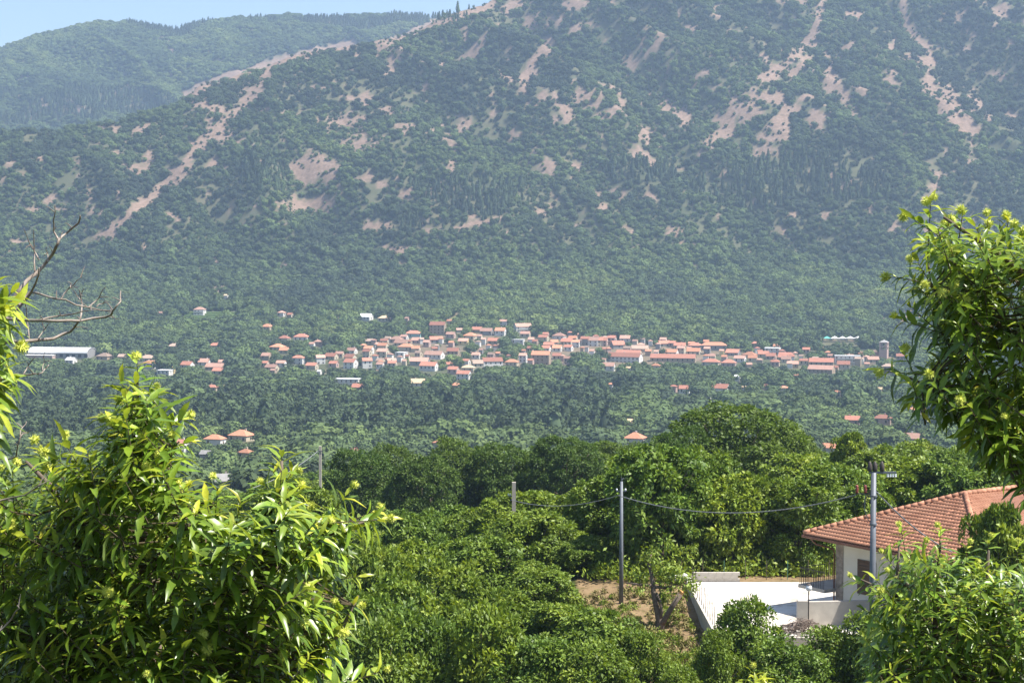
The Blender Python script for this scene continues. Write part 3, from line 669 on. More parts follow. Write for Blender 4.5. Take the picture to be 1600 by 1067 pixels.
# bell tower
X, D, Z = hit(1382, 562, 640, 2300)
bt = thing('bell_tower', 'tall square stone bell tower with open belfry at village right', 'tower', (X, D + 3, Z), -R(24))
hgt = at(1382, 531, D).z - Z; s_ = 3.4
mb = MB().box(-s_, s_, -s_, s_, -3, hgt * 0.50)
for (l0, l1) in ((0.50, 0.68), (0.68, 0.88)):
    for sx in (-1, 1):
        for sy in (-1, 1):
            mb.box(sx * s_ if sx < 0 else s_ - 1.7, -s_ + 1.7 if sx < 0 else s_, sy * s_ if sy < 0 else s_ - 1.7, -s_ + 1.7 if sy < 0 else s_, hgt * l0 + 0.003, hgt * l1 - 0.8)
    mb.box(-s_ - 0.25, s_ + 0.25, -s_ - 0.25, s_ + 0.25, hgt * l1 - 0.797, hgt * l1)
mb.build('wall', M['wall_pink'], bt)
MB().add([(-s_-.3,-s_-.3,hgt*.88+.01),(s_+.3,-s_-.3,hgt*.88+.01),(s_+.3,s_+.3,hgt*.88+.01),(-s_-.3,s_+.3,hgt*.88+.01),(0,0,hgt)], [(0,3,2,1),(0,1,4),(1,2,4),(2,3,4),(3,0,4)]).build('roof', M['roof_grey'], bt)
for l0 in (0.52, 0.70):
    MB().lathe([(0.15, 1.4), (0.5, 1.2), (0.7, 0.5), (1.0, 0.0)], (0, 0, hgt * l0 + 1.0), 10).build('bell', M['iron'], bt)
HREC.append((1382, 545, bt, o_(), 1374, 1391, 530, 562, D, 10))
# long shed
X, D, Z = hit(92, 561, 640, 2300)
fa = thing('factory_shed', 'long factory shed with white barrel roof at the left', 'shed', (X, D + 12, Z), -R(9))
Lf = 104 / F * D * 0.93; hf = (561 - 545) / F * D
mb = MB().box(-Lf/2, Lf/2, -10, 10, -2, hf * 0.55)
n = 10; arc = [(-10 * math.cos(math.pi * k / n), hf * 0.55 + 4.4 * math.sin(math.pi * k / n)) for k in range(n + 1)]
mb.add([(sx * Lf/2, y_, z_) for sx in (-1, 1) for (y_, z_) in arc], [tuple(range(n + 1)), tuple(range(2*n + 1, n, -1))])
mb.build('wall', M['wall_grey'], fa)
rb = MB(); V = [(sx * (Lf/2 + .4), y_ * 1.04, z_ + .12 + dz) for dz in (0, 0.3) for sx in (-1, 1) for (y_, z_) in arc]
m1 = n + 1; Fs = []
for k in range(n):
    Fs += [(k, m1 + k, m1 + k + 1, k + 1), (2*m1 + k, 2*m1 + k + 1, 3*m1 + k + 1, 3*m1 + k)]
    Fs += [(k, k + 1, 2*m1 + k + 1, 2*m1 + k), (m1 + k, 3*m1 + k, 3*m1 + k + 1, m1 + k + 1)]
Fs += [(0, 2*m1, 3*m1, m1), (n, m1 + n, 3*m1 + n, 2*m1 + n)]
rb.add(V, Fs).build('roof', M['roof_white'], fa)
MB().box(-Lf/2 - 8, -2, -17, -10.003, -2, hf * 0.36).build('lean_to', M['wall_pink'], fa)
MB().box(-Lf/2 - 8.3, -1.7, -17.4, -10.01, hf * 0.36 + .003, hf * 0.36 + 0.3).build('lean_to_roof', M['roof_white'], fa)
for k in range(9): MB().box(-Lf/2 + 6 + k * Lf / 9.5, -Lf/2 + 9 + k * Lf / 9.5, -10.08, -10.004, 2.8 if k < 4 else 1.5, hf * .5 - 0.3).build('window', M['glass_dark'], fa)
HREC.append((92, 552, fa, o_(), 40, 146, 544, 562, D, 40))
# green and white market tents right of the village
X, D, Z = hit(1312, 534, 640, 2300)
for k in range(6):
    xx = X + (k - 2.5) * 7.2 - 1.0
    zt = terr1(xx, D); t = thing('tent', ('green' if k < 2 else 'white') + ' awning, ' + ORD[k] + ' from the left in the line behind the roofs', 'tent', (xx, D, zt), 0, 'row of awnings above the roofs')
    MB().add([(-3.4,-3,3.2),(3.4,-3,3.2),(3.4,3,3.2),(-3.4,3,3.2),(0,0,5.2)], [(0,3,2,1),(0,1,4),(1,2,4),(2,3,4),(3,0,4)]).build('canopy', M['tarp'] if k < 2 else M['roof_white'], t)
    for sx in (-3, 3):
        for sy in (-2.6, 2.6): MB().box(sx-.15, sx+.15, sy-.15, sy+.15, -1, 3.19).build('leg', M['steel'], t)
HREC.append((1312, 531, bt, o_(), 1281, 1342, 528, 535, D, 10))
# crane-like yellow silo left of village
X, D, Z = hit(271, 584, 640, 2300)
si = thing('silo', 'small yellow silo beside the low white wall, left valley', 'silo', (X, D, Z))
MB().lathe([(1.2, -1), (1.2, 1.5), (1.6, 2.2), (1.6, 5.6), (0.4, 6.6)], n=12).build('tank', M['wall_yellow'], si)
MB().box(-2.0, 2.0, -1.6, 1.6, -1, 0.35).build('base', M['concrete'], si)
HREC.append((271, 580, si, o_(), 266, 277, 572, 585, D, 5))
# vineyard
P0 = hit(282, 504); vy = thing('vineyard', 'terraced vineyard of pale green rows below the white house', 'vineyard', (P0[0], P0[1], P0[2]))
for k in range(7):
    ya = 506 - k * 2.7; xa, xb = 280 + k * 2.0, 332 + k * 8.5
    pts = []
    for q in range(18):
        hx = hit(xa + (xb - xa) * q / 17, ya, 900, 2300); pts.append(Vector((hx[0] - P0[0], hx[1] - P0[1], hx[2] - P0[2] + 0.7)))
    MB().tube(pts, [0.9 + 0.35 * random.random() for _ in pts], 6).build('vine_row', M['vine'], vy)

# ------------------------------------------------------------------ forests (far woods read as one mass)
def forest_points(d0, d1, sp, umax=0.345, umin=-0.345, jitter=0.48):
    out = []; D = d0
    while D < d1:
        w_ = D * (umax - umin); n = int(w_ / sp)
        x = D * umin + (np.arange(n) + RNG.uniform(-jitter, jitter, n) + 0.5) * sp
        y = D + RNG.uniform(-jitter, jitter, n) * sp
        out.append(np.stack([x, y], 1)); D += sp * 0.92
    return np.concatenate(out)
def clear_of_houses(P, hgt, wid):
    X, Y = project(P[:, 0], P[:, 1], P[:, 2]); d = np.maximum(P[:, 1], 1)
    Yt = Y - hgt * F / d; hwp = wid * 0.5 * F / d
    keep = np.ones(len(P), bool)
    for (cx, cy_, t, op, x0, x1, yt, yb, D, Wp) in HREC:
        infront = (d < D + 3) & (X + hwp * 0.55 > x0) & (X - hwp * 0.55 < x1) & (Yt < yb - 0.18 * (yb - yt) - 0.5) & (Y > yt)
        within = (np.abs(d - D - Wp * 0.3) < 0.45 * Wp + 3) & (X + hwp * 0.45 > x0) & (X - hwp * 0.45 < x1)
        keep &= ~(infront | within)
    return keep
def zone_tint(X, Y, x, y):
    tint = 0.42 + (fbm(x / 55, y / 70, 3, 51) - 0.45) * 1.2 + (fbm(x / 210, y / 180, 2, 52) - 0.40) * 1.1 + RNG.normal(0, 0.13, len(X))
    return tint
# mountain in front and valley broadleaves
def do_forest():
    P2 = forest_points(1560, 2990, 5.1)
    z = terrain(P2[:, 0], P2[:, 1]); P = np.column_stack([P2, z])
    b, fld, lane, X, Y = masks(P[:, 0], P[:, 1], P[:, 2])
    keep = (RNG.uniform(size=len(P)) > b * np.where(fbm(P[:, 0] / 10, P[:, 1] / 14, 3, 99) < 0.52, 0.90, 0.30)) & (fld < 0.5) & (lane < 0.5)
    thin = fbm(P[:, 0] / 22, P[:, 1] / 30, 3, 61)
    keep &= ~((P[:, 1] > 2000) & (thin < 0.36) & (RNG.uniform(size=len(P)) < 0.55))
    keep &= (X > -70) & (X < 1670) & (Y > -70)
    P, X, Y, bb = P[keep], X[keep], Y[keep], b[keep]
    n = len(P); tint = zone_tint(X, Y, P[:, 0], P[:, 1])
    con = np.zeros(n)
    for (cx, cy_, rx, ry) in ((740, 310, 150, 40), (1230, 285, 190, 50), (1000, 270, 70, 25), (420, 275, 60, 30), (650, 355, 60, 14), (700, 22, 60, 20)):
        con = np.maximum(con, 1.3 - np.hypot((X - cx) / rx, (Y - cy_) / ry))
    con = con + (fbm(P[:, 0] / 40, P[:, 1] / 40, 3, 63) - 0.5) * 1.4
    isc = (con > 0.45) & (RNG.uniform(size=n) < 0.8)
    big = np.clip(RNG.lognormal(-0.06, 0.30, n), 0.5, 1.9)
    h = np.where(isc, 9.5, np.where(P[:, 1] > 1980, 6.0, 7.6)) * big * (1 - 0.42 * bb)
    wd = np.where(isc, 11, np.where(P[:, 1] > 1980, 7.6, 9.0)) * big * RNG.uniform(0.85, 1.15, n) * (1 - 0.42 * bb)
    tint = np.where(isc, tint * 0.35 + 0.02, tint)
    keep = clear_of_houses(P, h, wd * 0.7)
    vill = np.exp(-((X - 900) / 430) ** 2 - ((Y - 555) / 30) ** 2)
    keep &= ~((vill > 0.4) & (RNG.uniform(size=n) < 0.35))
    kind = np.where(isc, RNG.integers(NB, NB + NC, n), RNG.integers(0, NB, n))
    S = np.stack([wd, wd, h * 1.12], 1); P[:, 2] -= h * 0.12
    m_ = keep & (P[:, 1] >= 1950); v_ = keep & (P[:, 1] < 1950)
    scatter('mountain_forest', P[m_], kind[m_], S[m_], tint[m_], 'dense green forest and scrub covering the mountain slope', 'forest')
    scatter('foothill_wood', P[v_], kind[v_], S[v_], tint[v_], 'broadleaf wood around and above the village at the mountain foot', 'forest')
def do_far():
    P2 = forest_points(2650, 4060, 8.0, 0.02, -0.345)
    z = terrain(P2[:, 0], P2[:, 1]); P = np.column_stack([P2, z])
    Xp = CX + F * P[:, 0] / P[:, 1]; k = (HOR - np.interp(Xp, FXs, FYs)) / F; Dt = (DF0 + 34) / (1 - k / 0.58)
    b, fld, lane, X, Y = masks(P[:, 0], P[:, 1], P[:, 2])
    keep = (P[:, 1] > Dt + 60) & (RNG.uniform(size=len(P)) > b) & (X > -70) & (X < 800)
    keep &= Y < np.interp(X, FXs, FYs) + 25
    P, X, Y = P[keep], X[keep], Y[keep]; n = len(P)
    con = ((fbm(P[:, 0] / 160, P[:, 1] / 160, 3, 83) - 0.5) * 3 + np.where(P[:, 1] > 3860, 0.5, 0) + 1.2 * np.exp(-((X - 150) / 130) ** 2 - ((Y - 165) / 25) ** 2)) > 0.42
    big = RNG.uniform(0.75, 1.3, n)
    h = np.where(con, 13, 9.5) * big; wd = np.where(con, 15, 13) * big
    tint = np.where(con, 0.12, 0.62 + (fbm(P[:, 0] / 120, P[:, 1] / 120, 3, 85) - 0.45) * 1.2) + RNG.normal(0, 0.08, n)
    kind = np.where(con, RNG.integers(NB, NB + NC, n), RNG.integers(0, NB, n))
    P[:, 2] -= h * 0.1
    scatter('ridge_forest', P, kind, np.stack([wd, wd, h], 1), tint, 'hazy forest on the far ridge behind the mountain', 'forest')
def do_valley():
    P2 = forest_points(450, 1590, 6.4)
    z = terrain(P2[:, 0], P2[:, 1]); P = np.column_stack([P2, z])
    b, fld, lane, X, Y = masks(P[:, 0], P[:, 1], P[:, 2])
    keep = (fld < 0.5) & (lane < 0.5) & (X > -80) & (X < 1680)
    gap = fbm(P[:, 0] / 60, P[:, 1] / 45, 3, 91)
    keep &= ~((gap < 0.30) & (RNG.uniform(size=len(P)) < 0.8))
    P, X, Y = P[keep], X[keep], Y[keep]; n = len(P)
    big = np.clip(RNG.lognormal(-0.03, 0.28, n), 0.5, 1.9)
    nz = (fbm(P[:, 0] / 70, P[:, 1] / 70, 3, 93) - 0.47) * 60
    pine = (Y + nz > 618) & (Y + nz < 688) & (X < 960 + nz) & (RNG.uniform(size=n) < 0.85)
    pine |= (X > 930) & (Y + nz > 612) & (Y + nz < 640) & (X < 1100)
    kind = np.where(pine & (RNG.uniform(size=n) < 0.45), RNG.integers(NB, NB + NC, n), RNG.integers(0, NB, n))
    h = np.where(pine, 10.0, 8.4) * big; wd = np.where(pine, np.where(kind >= NB, 14.5, 9.5), 11) * big * RNG.uniform(0.85, 1.2, n)
    tint = 0.40 + (fbm(P[:, 0] / 45, P[:, 1] / 60, 3, 95) - 0.45) * 1.2 + RNG.normal(0, 0.14, n)
    tint = np.where(pine, 0.17 + RNG.normal(0, 0.06, n), tint)
    vill = np.exp(-((X - 900) / 430) ** 2 - ((Y - 555) / 30) ** 2)
    keep = clear_of_houses(P, h, wd * 0.7) & ~((vill > 0.4) & (RNG.uniform(size=n) < 0.3))
    S = np.stack([wd, wd, h * 1.1], 1); P[:, 2] -= h * 0.1
    a = keep & pine; c = keep & ~pine
    scatter('pine_plantation', P[a], kind[a], S[a], tint[a], 'dark belt of pines across the valley floor', 'forest')
    scatter('valley_wood', P[c], kind[c], S[c], tint[c], 'broadleaf woods and orchards covering the valley floor', 'forest')
do_forest(); do_far(); do_valley()

# ------------------------------------------------------------------ middle-distance trees, each one a thing
def leaf_quads(P, dirs, nrm, ln, wd):
    dirs = dirs / np.linalg.norm(dirs, axis=1)[:, None]
    side = np.cross(nrm, dirs); side /= np.maximum(np.linalg.norm(side, axis=1)[:, None], 1e-6)
    up = np.cross(dirs, side)
    ln = ln[:, None]; wd = wd[:, None]
    V = np.stack([P, P + dirs*ln*0.45 + side*wd + up*wd*0.45, P + dirs*ln - up*ln*0.12, P + dirs*ln*0.45 - side*wd + up*wd*0.45], 1)
    return V.reshape(-1, 3)
def crown_mesh(name, seed, W, Hc, zc, nclump, nleaf, mat, leaf=0.27, bottom=-0.85, clr=0.85):
    rng = np.random.default_rng(seed)
    d = rng.normal(size=(nclump, 3)); d /= np.linalg.norm(d, axis=1)[:, None]
    d[:, 2] = np.where(d[:, 2] < bottom, -d[:, 2], d[:, 2])
    lob = rng.normal(size=(11, 3)); lob /= np.linalg.norm(lob, axis=1)[:, None]
    f = 0.64 + 0.46 * np.max(np.clip((d @ lob.T - 0.6) / 0.4, 0, 1), axis=1) + rng.uniform(-0.06, 0.06, nclump)
    inner = rng.uniform(size=nclump) < 0.28
    f = np.where(inner, f * rng.uniform(0.35, 0.7, nclump), f)
    C = d * f[:, None] * np.array([W / 2, W / 2, Hc / 2]) + np.array([0, 0, zc])
    cr = rng.uniform(0.55, 1.1, nclump) * clr
    k = np.repeat(np.arange(nclump), nleaf)
    q = rng.normal(size=(len(k), 3)); q /= np.linalg.norm(q, axis=1)[:, None]
    out = d[k] * 0.55 + np.array([0, 0, 0.35]); q = q + out; q /= np.linalg.norm(q, axis=1)[:, None]
    rr = cr[k] * rng.uniform(0.35, 1.0, len(k)) ** 0.6
    P = C[k] + q * rr[:, None] * np.array([1, 1, 0.8])
    dirs = q * 0.8 + rng.normal(size=q.shape) * 0.55 + np.array([0, 0, -0.25])
    nrm = q * 0.7 + rng.normal(size=q.shape) * 0.45 + np.array([0, 0, 0.5])
    ln = leaf * rng.uniform(0.7, 1.25, len(k)); V = leaf_quads(P, dirs, nrm, ln, ln * 0.24)
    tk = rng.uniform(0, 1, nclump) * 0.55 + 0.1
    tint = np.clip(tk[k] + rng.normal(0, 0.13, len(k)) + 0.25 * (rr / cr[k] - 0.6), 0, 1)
    shade = rng.uniform(0, 1, len(k))
    me = np_mesh(name, V, np.arange(4 * len(k)).reshape(-1, 4), mat, False, {'tint': np.repeat(tint, 4), 'shade': np.repeat(shade, 4)})
    return me, C[~inner]
TREE_PROTO = []
def tree_proto(kind, seed, W, Ht, mat, nclump, nleaf, leaf, trunk_f=0.22):
    zb = Ht * trunk_f; Hc = (Ht - zb) * 1.0; zc = zb + Hc / 2
    cm, C = crown_mesh('crown', seed, W - 1.2, Hc - 1.0, zc, nclump, nleaf, mat, leaf)
    rnd = random.Random(seed); mb = MB()
    r0 = 0.035 * Ht * 0.5 + 0.08; bend = (rnd.uniform(-.4, .4), rnd.uniform(-.4, .4))
    tp = [Vector((bend[0] * s, bend[1] * s, -0.6 + (zb + Hc * 0.55 + 0.6) * s)) for s in (0, .15, .4, .7, 1)]
    mb.tube(tp, [r0 * 1.5, r0 * 1.05, r0 * 0.9, r0 * 0.6, r0 * 0.25], 8)
    for c in list(C)[:14]:
        c = Vector(c); s = rnd.uniform(0.35, 0.85); b = tp[0].lerp(tp[-1], s)
        mid = b.lerp(c, 0.5) + Vector((0, 0, -0.25))
        mb.tube([b, mid, c], [r0 * 0.38, r0 * 0.24, r0 * 0.08], 5)
    return dict(kind=kind, W=W, H=Ht, crown=cm, trunk=mb.mesh('trunk', M['bark'], True))
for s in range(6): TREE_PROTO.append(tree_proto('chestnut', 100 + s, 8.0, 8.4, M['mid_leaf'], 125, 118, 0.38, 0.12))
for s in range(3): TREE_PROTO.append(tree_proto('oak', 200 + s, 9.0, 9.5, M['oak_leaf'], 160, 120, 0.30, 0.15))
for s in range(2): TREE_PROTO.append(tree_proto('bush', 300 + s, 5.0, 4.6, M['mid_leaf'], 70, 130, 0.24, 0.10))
def mid_tree(px, D, ytop, wpx, kind, label, group, idx):
    x = (px - CX) / F * D; z = terr1(x, D)
    top = at(px, ytop, D).z; Ht = max(top - z, 2.2); W = wpx / F * D
    cands = [p for p in TREE_PROTO if p['kind'] == kind]; p = cands[idx % len(cands)]
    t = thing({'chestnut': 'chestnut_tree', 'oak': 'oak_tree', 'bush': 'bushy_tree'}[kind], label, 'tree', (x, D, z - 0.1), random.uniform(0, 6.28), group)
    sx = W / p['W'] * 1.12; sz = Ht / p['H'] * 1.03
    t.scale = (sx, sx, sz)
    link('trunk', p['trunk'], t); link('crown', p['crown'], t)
    return t
ROWS = [
 ('chestnut', 'dark green tree', 'from the left in the long tree row before the valley', 'tree row before the valley',
  [(538,235,738,70),(565,215,705,115),(612,222,700,95),(660,205,712,110),(722,216,690,130),(782,210,700,120),(838,216,704,100),(940,212,690,120),(990,214,697,100)], 'oak'),
 ('oak', 'tall oak', 'from the left rising above the orchard', 'oaks above the orchard',
  [(884,206,682,105),(1062,172,670,110),(1145,175,640,210),(1222,182,672,120)], 'oak'),
 ('chestnut', 'chestnut tree', 'from the left in the far row behind the tiled house', 'orchard trees behind the tiled house',
  [(1252,160,712,120),(1292,190,700,110),(1330,168,678,74),(1388,165,702,120),(1440,186,695,120),(1484,170,704,110),(1542,182,694,130),(1598,176,690,110)], 'chestnut'),
 ('chestnut', 'leafy chestnut', 'from the left in the row behind the white yard', 'chestnuts lining the yard',
  [(895,127,772,115),(942,121,745,125),(990,122,722,120),(1036,113.5,702,160),(1096,117,706,130),(1150,113.5,736,130),(1202,116,745,120),(1256,113.5,740,140),(1312,119,728,140),(1370,131,738,130),(1424,131,722,130),(1482,129,716,140),(1542,131,722,130),(1602,130,716,140)], 'chestnut'),
 ('chestnut', 'rounded chestnut', 'from the left in the orchard row round the tan pole', 'orchard row round the tan pole',
  [(432,182,748,95),(482,152,764,90),(572,142,832,110),(612,150,797,100),(642,134,802,115),(692,141,792,115),(742,136,797,115),(808,134,770,135),(862,142,772,115)], 'chestnut'),
 ('chestnut', 'bushy chestnut', 'from the left in the row below the tan pole', 'second orchard row',
  [(560,111,872,115),(592,106,850,115),(642,113,852,135),(702,116,850,125),(762,113,842,135),(830,117,800,135),(882,119,812,115),(918,113,838,90)], 'chestnut'),
 ('chestnut', 'low sunlit chestnut', 'from the left in the front row beside the dirt bank', 'front orchard row',
  [(556,86,928,135),(582,101,864,120),(622,96,902,150),(700,101,880,140),(702,93,930,165),(800,91,926,150),(850,101,882,110),(872,89,945,140),(938,86,955,140)], 'chestnut'),
 ('bush', 'broad green bush', 'from the left along the bottom edge of the view', 'bushes along the bottom edge',
  [(586,80,985,140),(650,83,960,150),(760,81,962,150),(850,79,1000,150),(930,78,1010,140),(1000,84,988,90),(1062,79,1044,90),(1128,82,990,80),(1176,85,945,120),(1232,82,1002,130),(1302,84,988,120),(1368,83,962,110),(1440,82,960,130),(1520,82,950,130)], 'bush'),
 ('chestnut', 'green tree', 'from the left behind the big chestnut crown', 'trees behind the chestnut crown',
  [(30,122,792,135),(50,86,932,160),(104,122,802,150),(152,86,932,160),(204,121,802,150),(252,86,922,160),(302,131,802,130),(352,86,902,150),(382,141,802,120),(452,91,882,150),(536,101,882,120)], 'chestnut'),
]
ROWS.append(('chestnut', 'small distant chestnut', 'from the left on the slope behind the chestnut crown', 'distant slope trees',
  [(40,300,770,80),(110,320,775,80),(180,300,775,80),(250,330,772,80),(310,300,775,85),(352,345,768,75),(402,285,765,85),(455,305,745,80),(470,390,742,65),(505,335,752,80),(540,305,742,80),(515,400,736,65),(560,390,722,70),(420,400,752,65)], 'chestnut'))
ti = 0
for (_, adj, where, grp, lst, kind) in ROWS:
    for k, (px, D, yt, wp) in enumerate(sorted(lst)):
        mid_tree(px, D, yt, wp, kind, '%s %s, %s %s' % (ORD[k], adj, ORD[k], where) if False else '%s, %s %s' % (adj, ORD[k], where), grp, ti); ti += 1
mid_tree(1560, 84, 793, 130, 'chestnut', 'dark chestnut crown standing in front of the tiled roof', None, 3)

# undergrowth behind the yard and rough grass on the dirt bank
def clumps(name, pts, hgt, n, leaf, label, cat, mat, seed):
    rng = np.random.default_rng(seed); V = []; T = []
    for (x, y) in pts:
        z = terr1(x, y); h = hgt * rng.uniform(0.5, 1.3)
        q = rng.normal(size=(n, 3)) * np.array([0.35, 0.35, 0.25]) * h * 1.6; q[:, 2] = np.abs(q[:, 2]) * 1.6
        P = q + np.array([x, y, z]); d = rng.normal(size=(n, 3)) * 0.6 + np.array([0, 0, 0.55])
        ln = leaf * rng.uniform(0.6, 1.4, n)
        V.append(leaf_quads(P, d, rng.normal(size=(n, 3)) + np.array([0, 0, 1.0]), ln, ln * 0.2)); T.append(np.repeat(np.clip(rng.normal(0.6, 0.2, n), 0, 1), 4))
    V = np.concatenate(V); T = np.concatenate(T)
    o = link(name, np_mesh(name, V, np.arange(len(V)).reshape(-1, 4), mat, False, {'tint': T, 'shade': np.repeat(rng.uniform(0, 1, len(T) // 4), 4)}))
    tag(o, label, cat, None, 'stuff')
pts = [(RNG.uniform(10.2, 21), RNG.uniform(110.6, 116)) for _ in range(70)] + [(RNG.uniform(5, 11), RNG.uniform(108.5, 114)) for _ in range(25)]
pts += [(RNG.uniform(-4, 40), RNG.uniform(115, 135)) for _ in range(230)]
clumps('undergrowth', pts, 0.8, 80, 0.34, 'sunlit ferns and weeds behind the white yard', 'undergrowth', M['mid_leaf'], 5)
pts = [(RNG.uniform(4, 12.5), RNG.uniform(86, 93.5)) for _ in range(220)] + [(RNG.uniform(0.5, 10.5), 92 + 15 * RNG.uniform() ** 1.4) for _ in range(260)]
pts = [p for p in pts if not (p[1] > 92 and p[0] > 10.4)]
M['straw'] = surf('straw', (0.30, 0.25, 0.10), (0.20, 0.18, 0.07), 2, 0.9)
clumps('dry_grass', [(RNG.uniform(0.5, 10.6), RNG.uniform(91, 107.5)) for _ in range(520)], 0.16, 45, 0.16, 'dry straw-coloured grass covering the dirt bank', 'grass', M['straw'], 8)
clumps('rough_grass', pts, 0.20, 60, 0.17, 'tufts of rough grass scattered on the dirt bank', 'grass', M['mid_leaf'], 6)

# ------------------------------------------------------------------ the near house with the tiled roof
ZE = -16.0
PB = at(1255, 836, 99.1); PB = Vector((PB.x, PB.y, 0))
E = Vector((0.556, -0.831, 0)); IN = Vector((0.831, 0.556, 0))
LA, LB = 13.4, 17.2
base = Vector((PB.x, PB.y, -20.62))
nh = thing('tiled_house', 'cream house with red tiled hip roof beside the white yard', 'house', base)
def hp(a, b, z): return PB + E * a + IN * b + Vector((0, 0, z)) - base
def hbox(name, mat, a0, a1, b0, b1, z0, z1, parent=None):
    m = MB().obox(hp(a0, b0, z0), E * (a1 - a0), IN * (b1 - b0), Vector((0, 0, z1 - z0)))
    return m.build(name, mat, parent or nh)
WA0, WA1, WB0, WB1 = 1.7, 12.2, 1.0, 16.0
hbox('wall', M['plaster'], WA0, WA1, WB0, WB1, -24.0, ZE + 0.30)
# roof: four faces
apexA = hp(6.45, 6.3, -13.45); apexB = hp(6.6, 10.6, -13.40)
c00, c10, c11, c01 = hp(0, 0, ZE), hp(LA, 0, ZE), hp(LA, LB, ZE), hp(0, LB, ZE)
th = Vector((0, 0, -0.22))
rb = MB().add([c00, c10, c11, c01, apexA, apexB, c00 + th, c10 + th, c11 + th, c01 + th],
   [(0,1,4), (1,2,5,4), (2,3,5), (3,0,4,5), (6,9,8,7), (0,6,7,1), (1,7,8,2), (2,8,9,3), (3,9,6,0)])
roof = rb.build('roof', M['copper'], nh)
def tile_mesh():
    # one S-shaped clay tile: x across, y up the slope, slightly overlapping
    w_, l_ = 0.22, 0.40; xs = np.linspace(0, 1, 8); V = []; Fs = []
    prof = [0.042 * math.sin(math.pi * min(1, q / 0.55)) if q < 0.55 else -0.012 * math.sin(math.pi * (q - 0.55) / 0.45) for q in xs]
    for (yv, dz) in ((0, 0.045), (l_, 0.0)):
        for q, p in zip(xs, prof): V.append((q * w_ * 1.04, yv, p + dz + 0.012))
    for q, p in zip(xs, prof): V.append((q * w_ * 1.04, 0, p + 0.015))
    n = 8
    for i in range(n - 1):
        Fs.append((i, i + 1, n + i + 1, n + i)); Fs.append((2*n + i, 2*n + i + 1, i + 1, i))
    return V, Fs, w_, l_
TV, TF, TW, TL = tile_mesh()
tm = bpy.data.meshes.new('tile'); tm.from_pydata(TV, [], TF); tm.update(); tm.materials.append(M['tile'])
tm.polygons.foreach_set('use_smooth', [True] * len(tm.polygons))
def lay_tiles(p0, p1, apex_l, apex_r):
    """places on the face p0-p1 (eave) - apex; returns matrices"""
    ex = (p1 - p0).normalized(); nrm = ex.cross(apex_l - p0).normalized()
    if nrm.z < 0: nrm = -nrm
    ey = nrm.cross(ex).normalized(); Ln = (p1 - p0).length
    hl = (apex_l - p0).dot(ey); al, ar = (apex_l - p0).dot(ex), (apex_r - p0).dot(ex)
    rot = Matrix((ex, ey, nrm)).transposed().to_4x4(); res = []
    row = 0
    while row * 0.335 < hl - 0.2:
        v = row * 0.335; s = (v + 0.15) / hl
        u0, u1 = al * s, Ln + (ar - Ln) * s
        k0, k1 = math.ceil(u0 / TW), math.floor((u1 - TW * 0.7) / TW)
        for k in range(k0, k1 + 1):
            p = p0 + ex * (k * TW) + ey * (v - 0.05) + nrm * 0.004
            res.append(Matrix.Translation(p) @ rot)
        row += 1
    return res
mats = lay_tiles(c00, c10, apexA, apexA)
m2 = lay_tiles(c10, c11, apexA, apexB)
vis = sorted(mats, key=lambda m: (base + m.translation).length + (1000 if project(*(base + m.translation))[0] > 1480 else 0) + 0.0 * m.translation.z)
sel = [m for m in mats if project(*(base + m.translation))[1] < 872 + 0 and project(*(base + m.translation))[0] < 1500]
sel = sorted(sel, key=lambda m: (base + m.translation).y)[:300]
selset = set(id(m) for m in sel)
for m in sel:
    o = link('tile', tm, roof); o.matrix_local = m
rest = MB(); rnd = random.Random(4)
for m in [m for m in mats if id(m) not in selset] + m2 + lay_tiles(c11, c01, apexB, apexB) + lay_tiles(c01, c00, apexB, apexA):
    rest.add([m @ Vector(v) for v in TV], TF)
tag(rest.build('tile_field', M['tile'], roof, smooth=True), 'remaining clay tiles of the roof', None, None, 'stuff')
rt = MB().tube([(0, 0, 0), (0.42, 0, 0)], [0.13, 0.155], 10).mesh('ridge_tile', M['tile'], True)
def ridge_line(p, q):
    d = (q - p); n = int(d.length / 0.38); rot = d.to_track_quat('X', 'Z').to_matrix().to_4x4()
    for k in range(n):
        o = link('ridge_tile', rt, roof); o.matrix_local = Matrix.Translation(p + d * (k / n) + Vector((0, 0, 0.06))) @ rot
ridge_line(c00, apexA); ridge_line(c10, apexA); ridge_line(apexA, apexB); ridge_line(c11, apexB); ridge_line(c01, apexB)
# gutter, fascia, downpipe
for (p, q) in ((c00, c10), (c00, c01)):
    MB().tube([p + Vector((0, 0, -0.12)) - (IN if p is c00 and q is c10 else E) * 0.07, q + Vector((0, 0, -0.12)) - (IN if q is c10 else E) * 0.07], 0.075, 8).build('gutter', M['copper'], nh)
hbox('eaves_band', M['plaster'], WA0 - 0.5, WA1 + 0.3, WB0 - 0.5, WB1 + .3, ZE - 0.34, ZE - 0.225)
MB().tube([hp(0.7, -0.06, ZE - 0.2), hp(0.9, 0.2, ZE - 0.5), hp(1.55, 0.9, ZE - 0.75), hp(1.6, 0.92, ZE - 1.0), hp(1.6, 0.92, -20.6)], 0.05, 8).build('downpipe', M['copper'], nh)
hbox('corner_pillar', M['stone'], WA0 - 0.03, WA0 + 0.55, WB0 - 0.035, WB0 + 0.5, -20.6, ZE - 0.36)
hbox('shutter_door', M['shutter'], 3.4, 4.8, WB0 - 0.05, WB0 + 0.05, -19.0, -17.05)
for k in range(9): hbox('slat', M['shutter'], 3.46, 4.74, WB0 - 0.085, WB0 - 0.053, -18.9 + k * 0.2, -18.78 + k * 0.2)
hbox('window', M['glass_dark'], 7.6, 8.9, WB0 - 0.05, WB0 + 0.05, -18.6, -17.2)
hbox('window', M['glass_dark'], 10.2, 11.3, WB0 - 0.05, WB0 + 0.05, -18.6, -17.2)
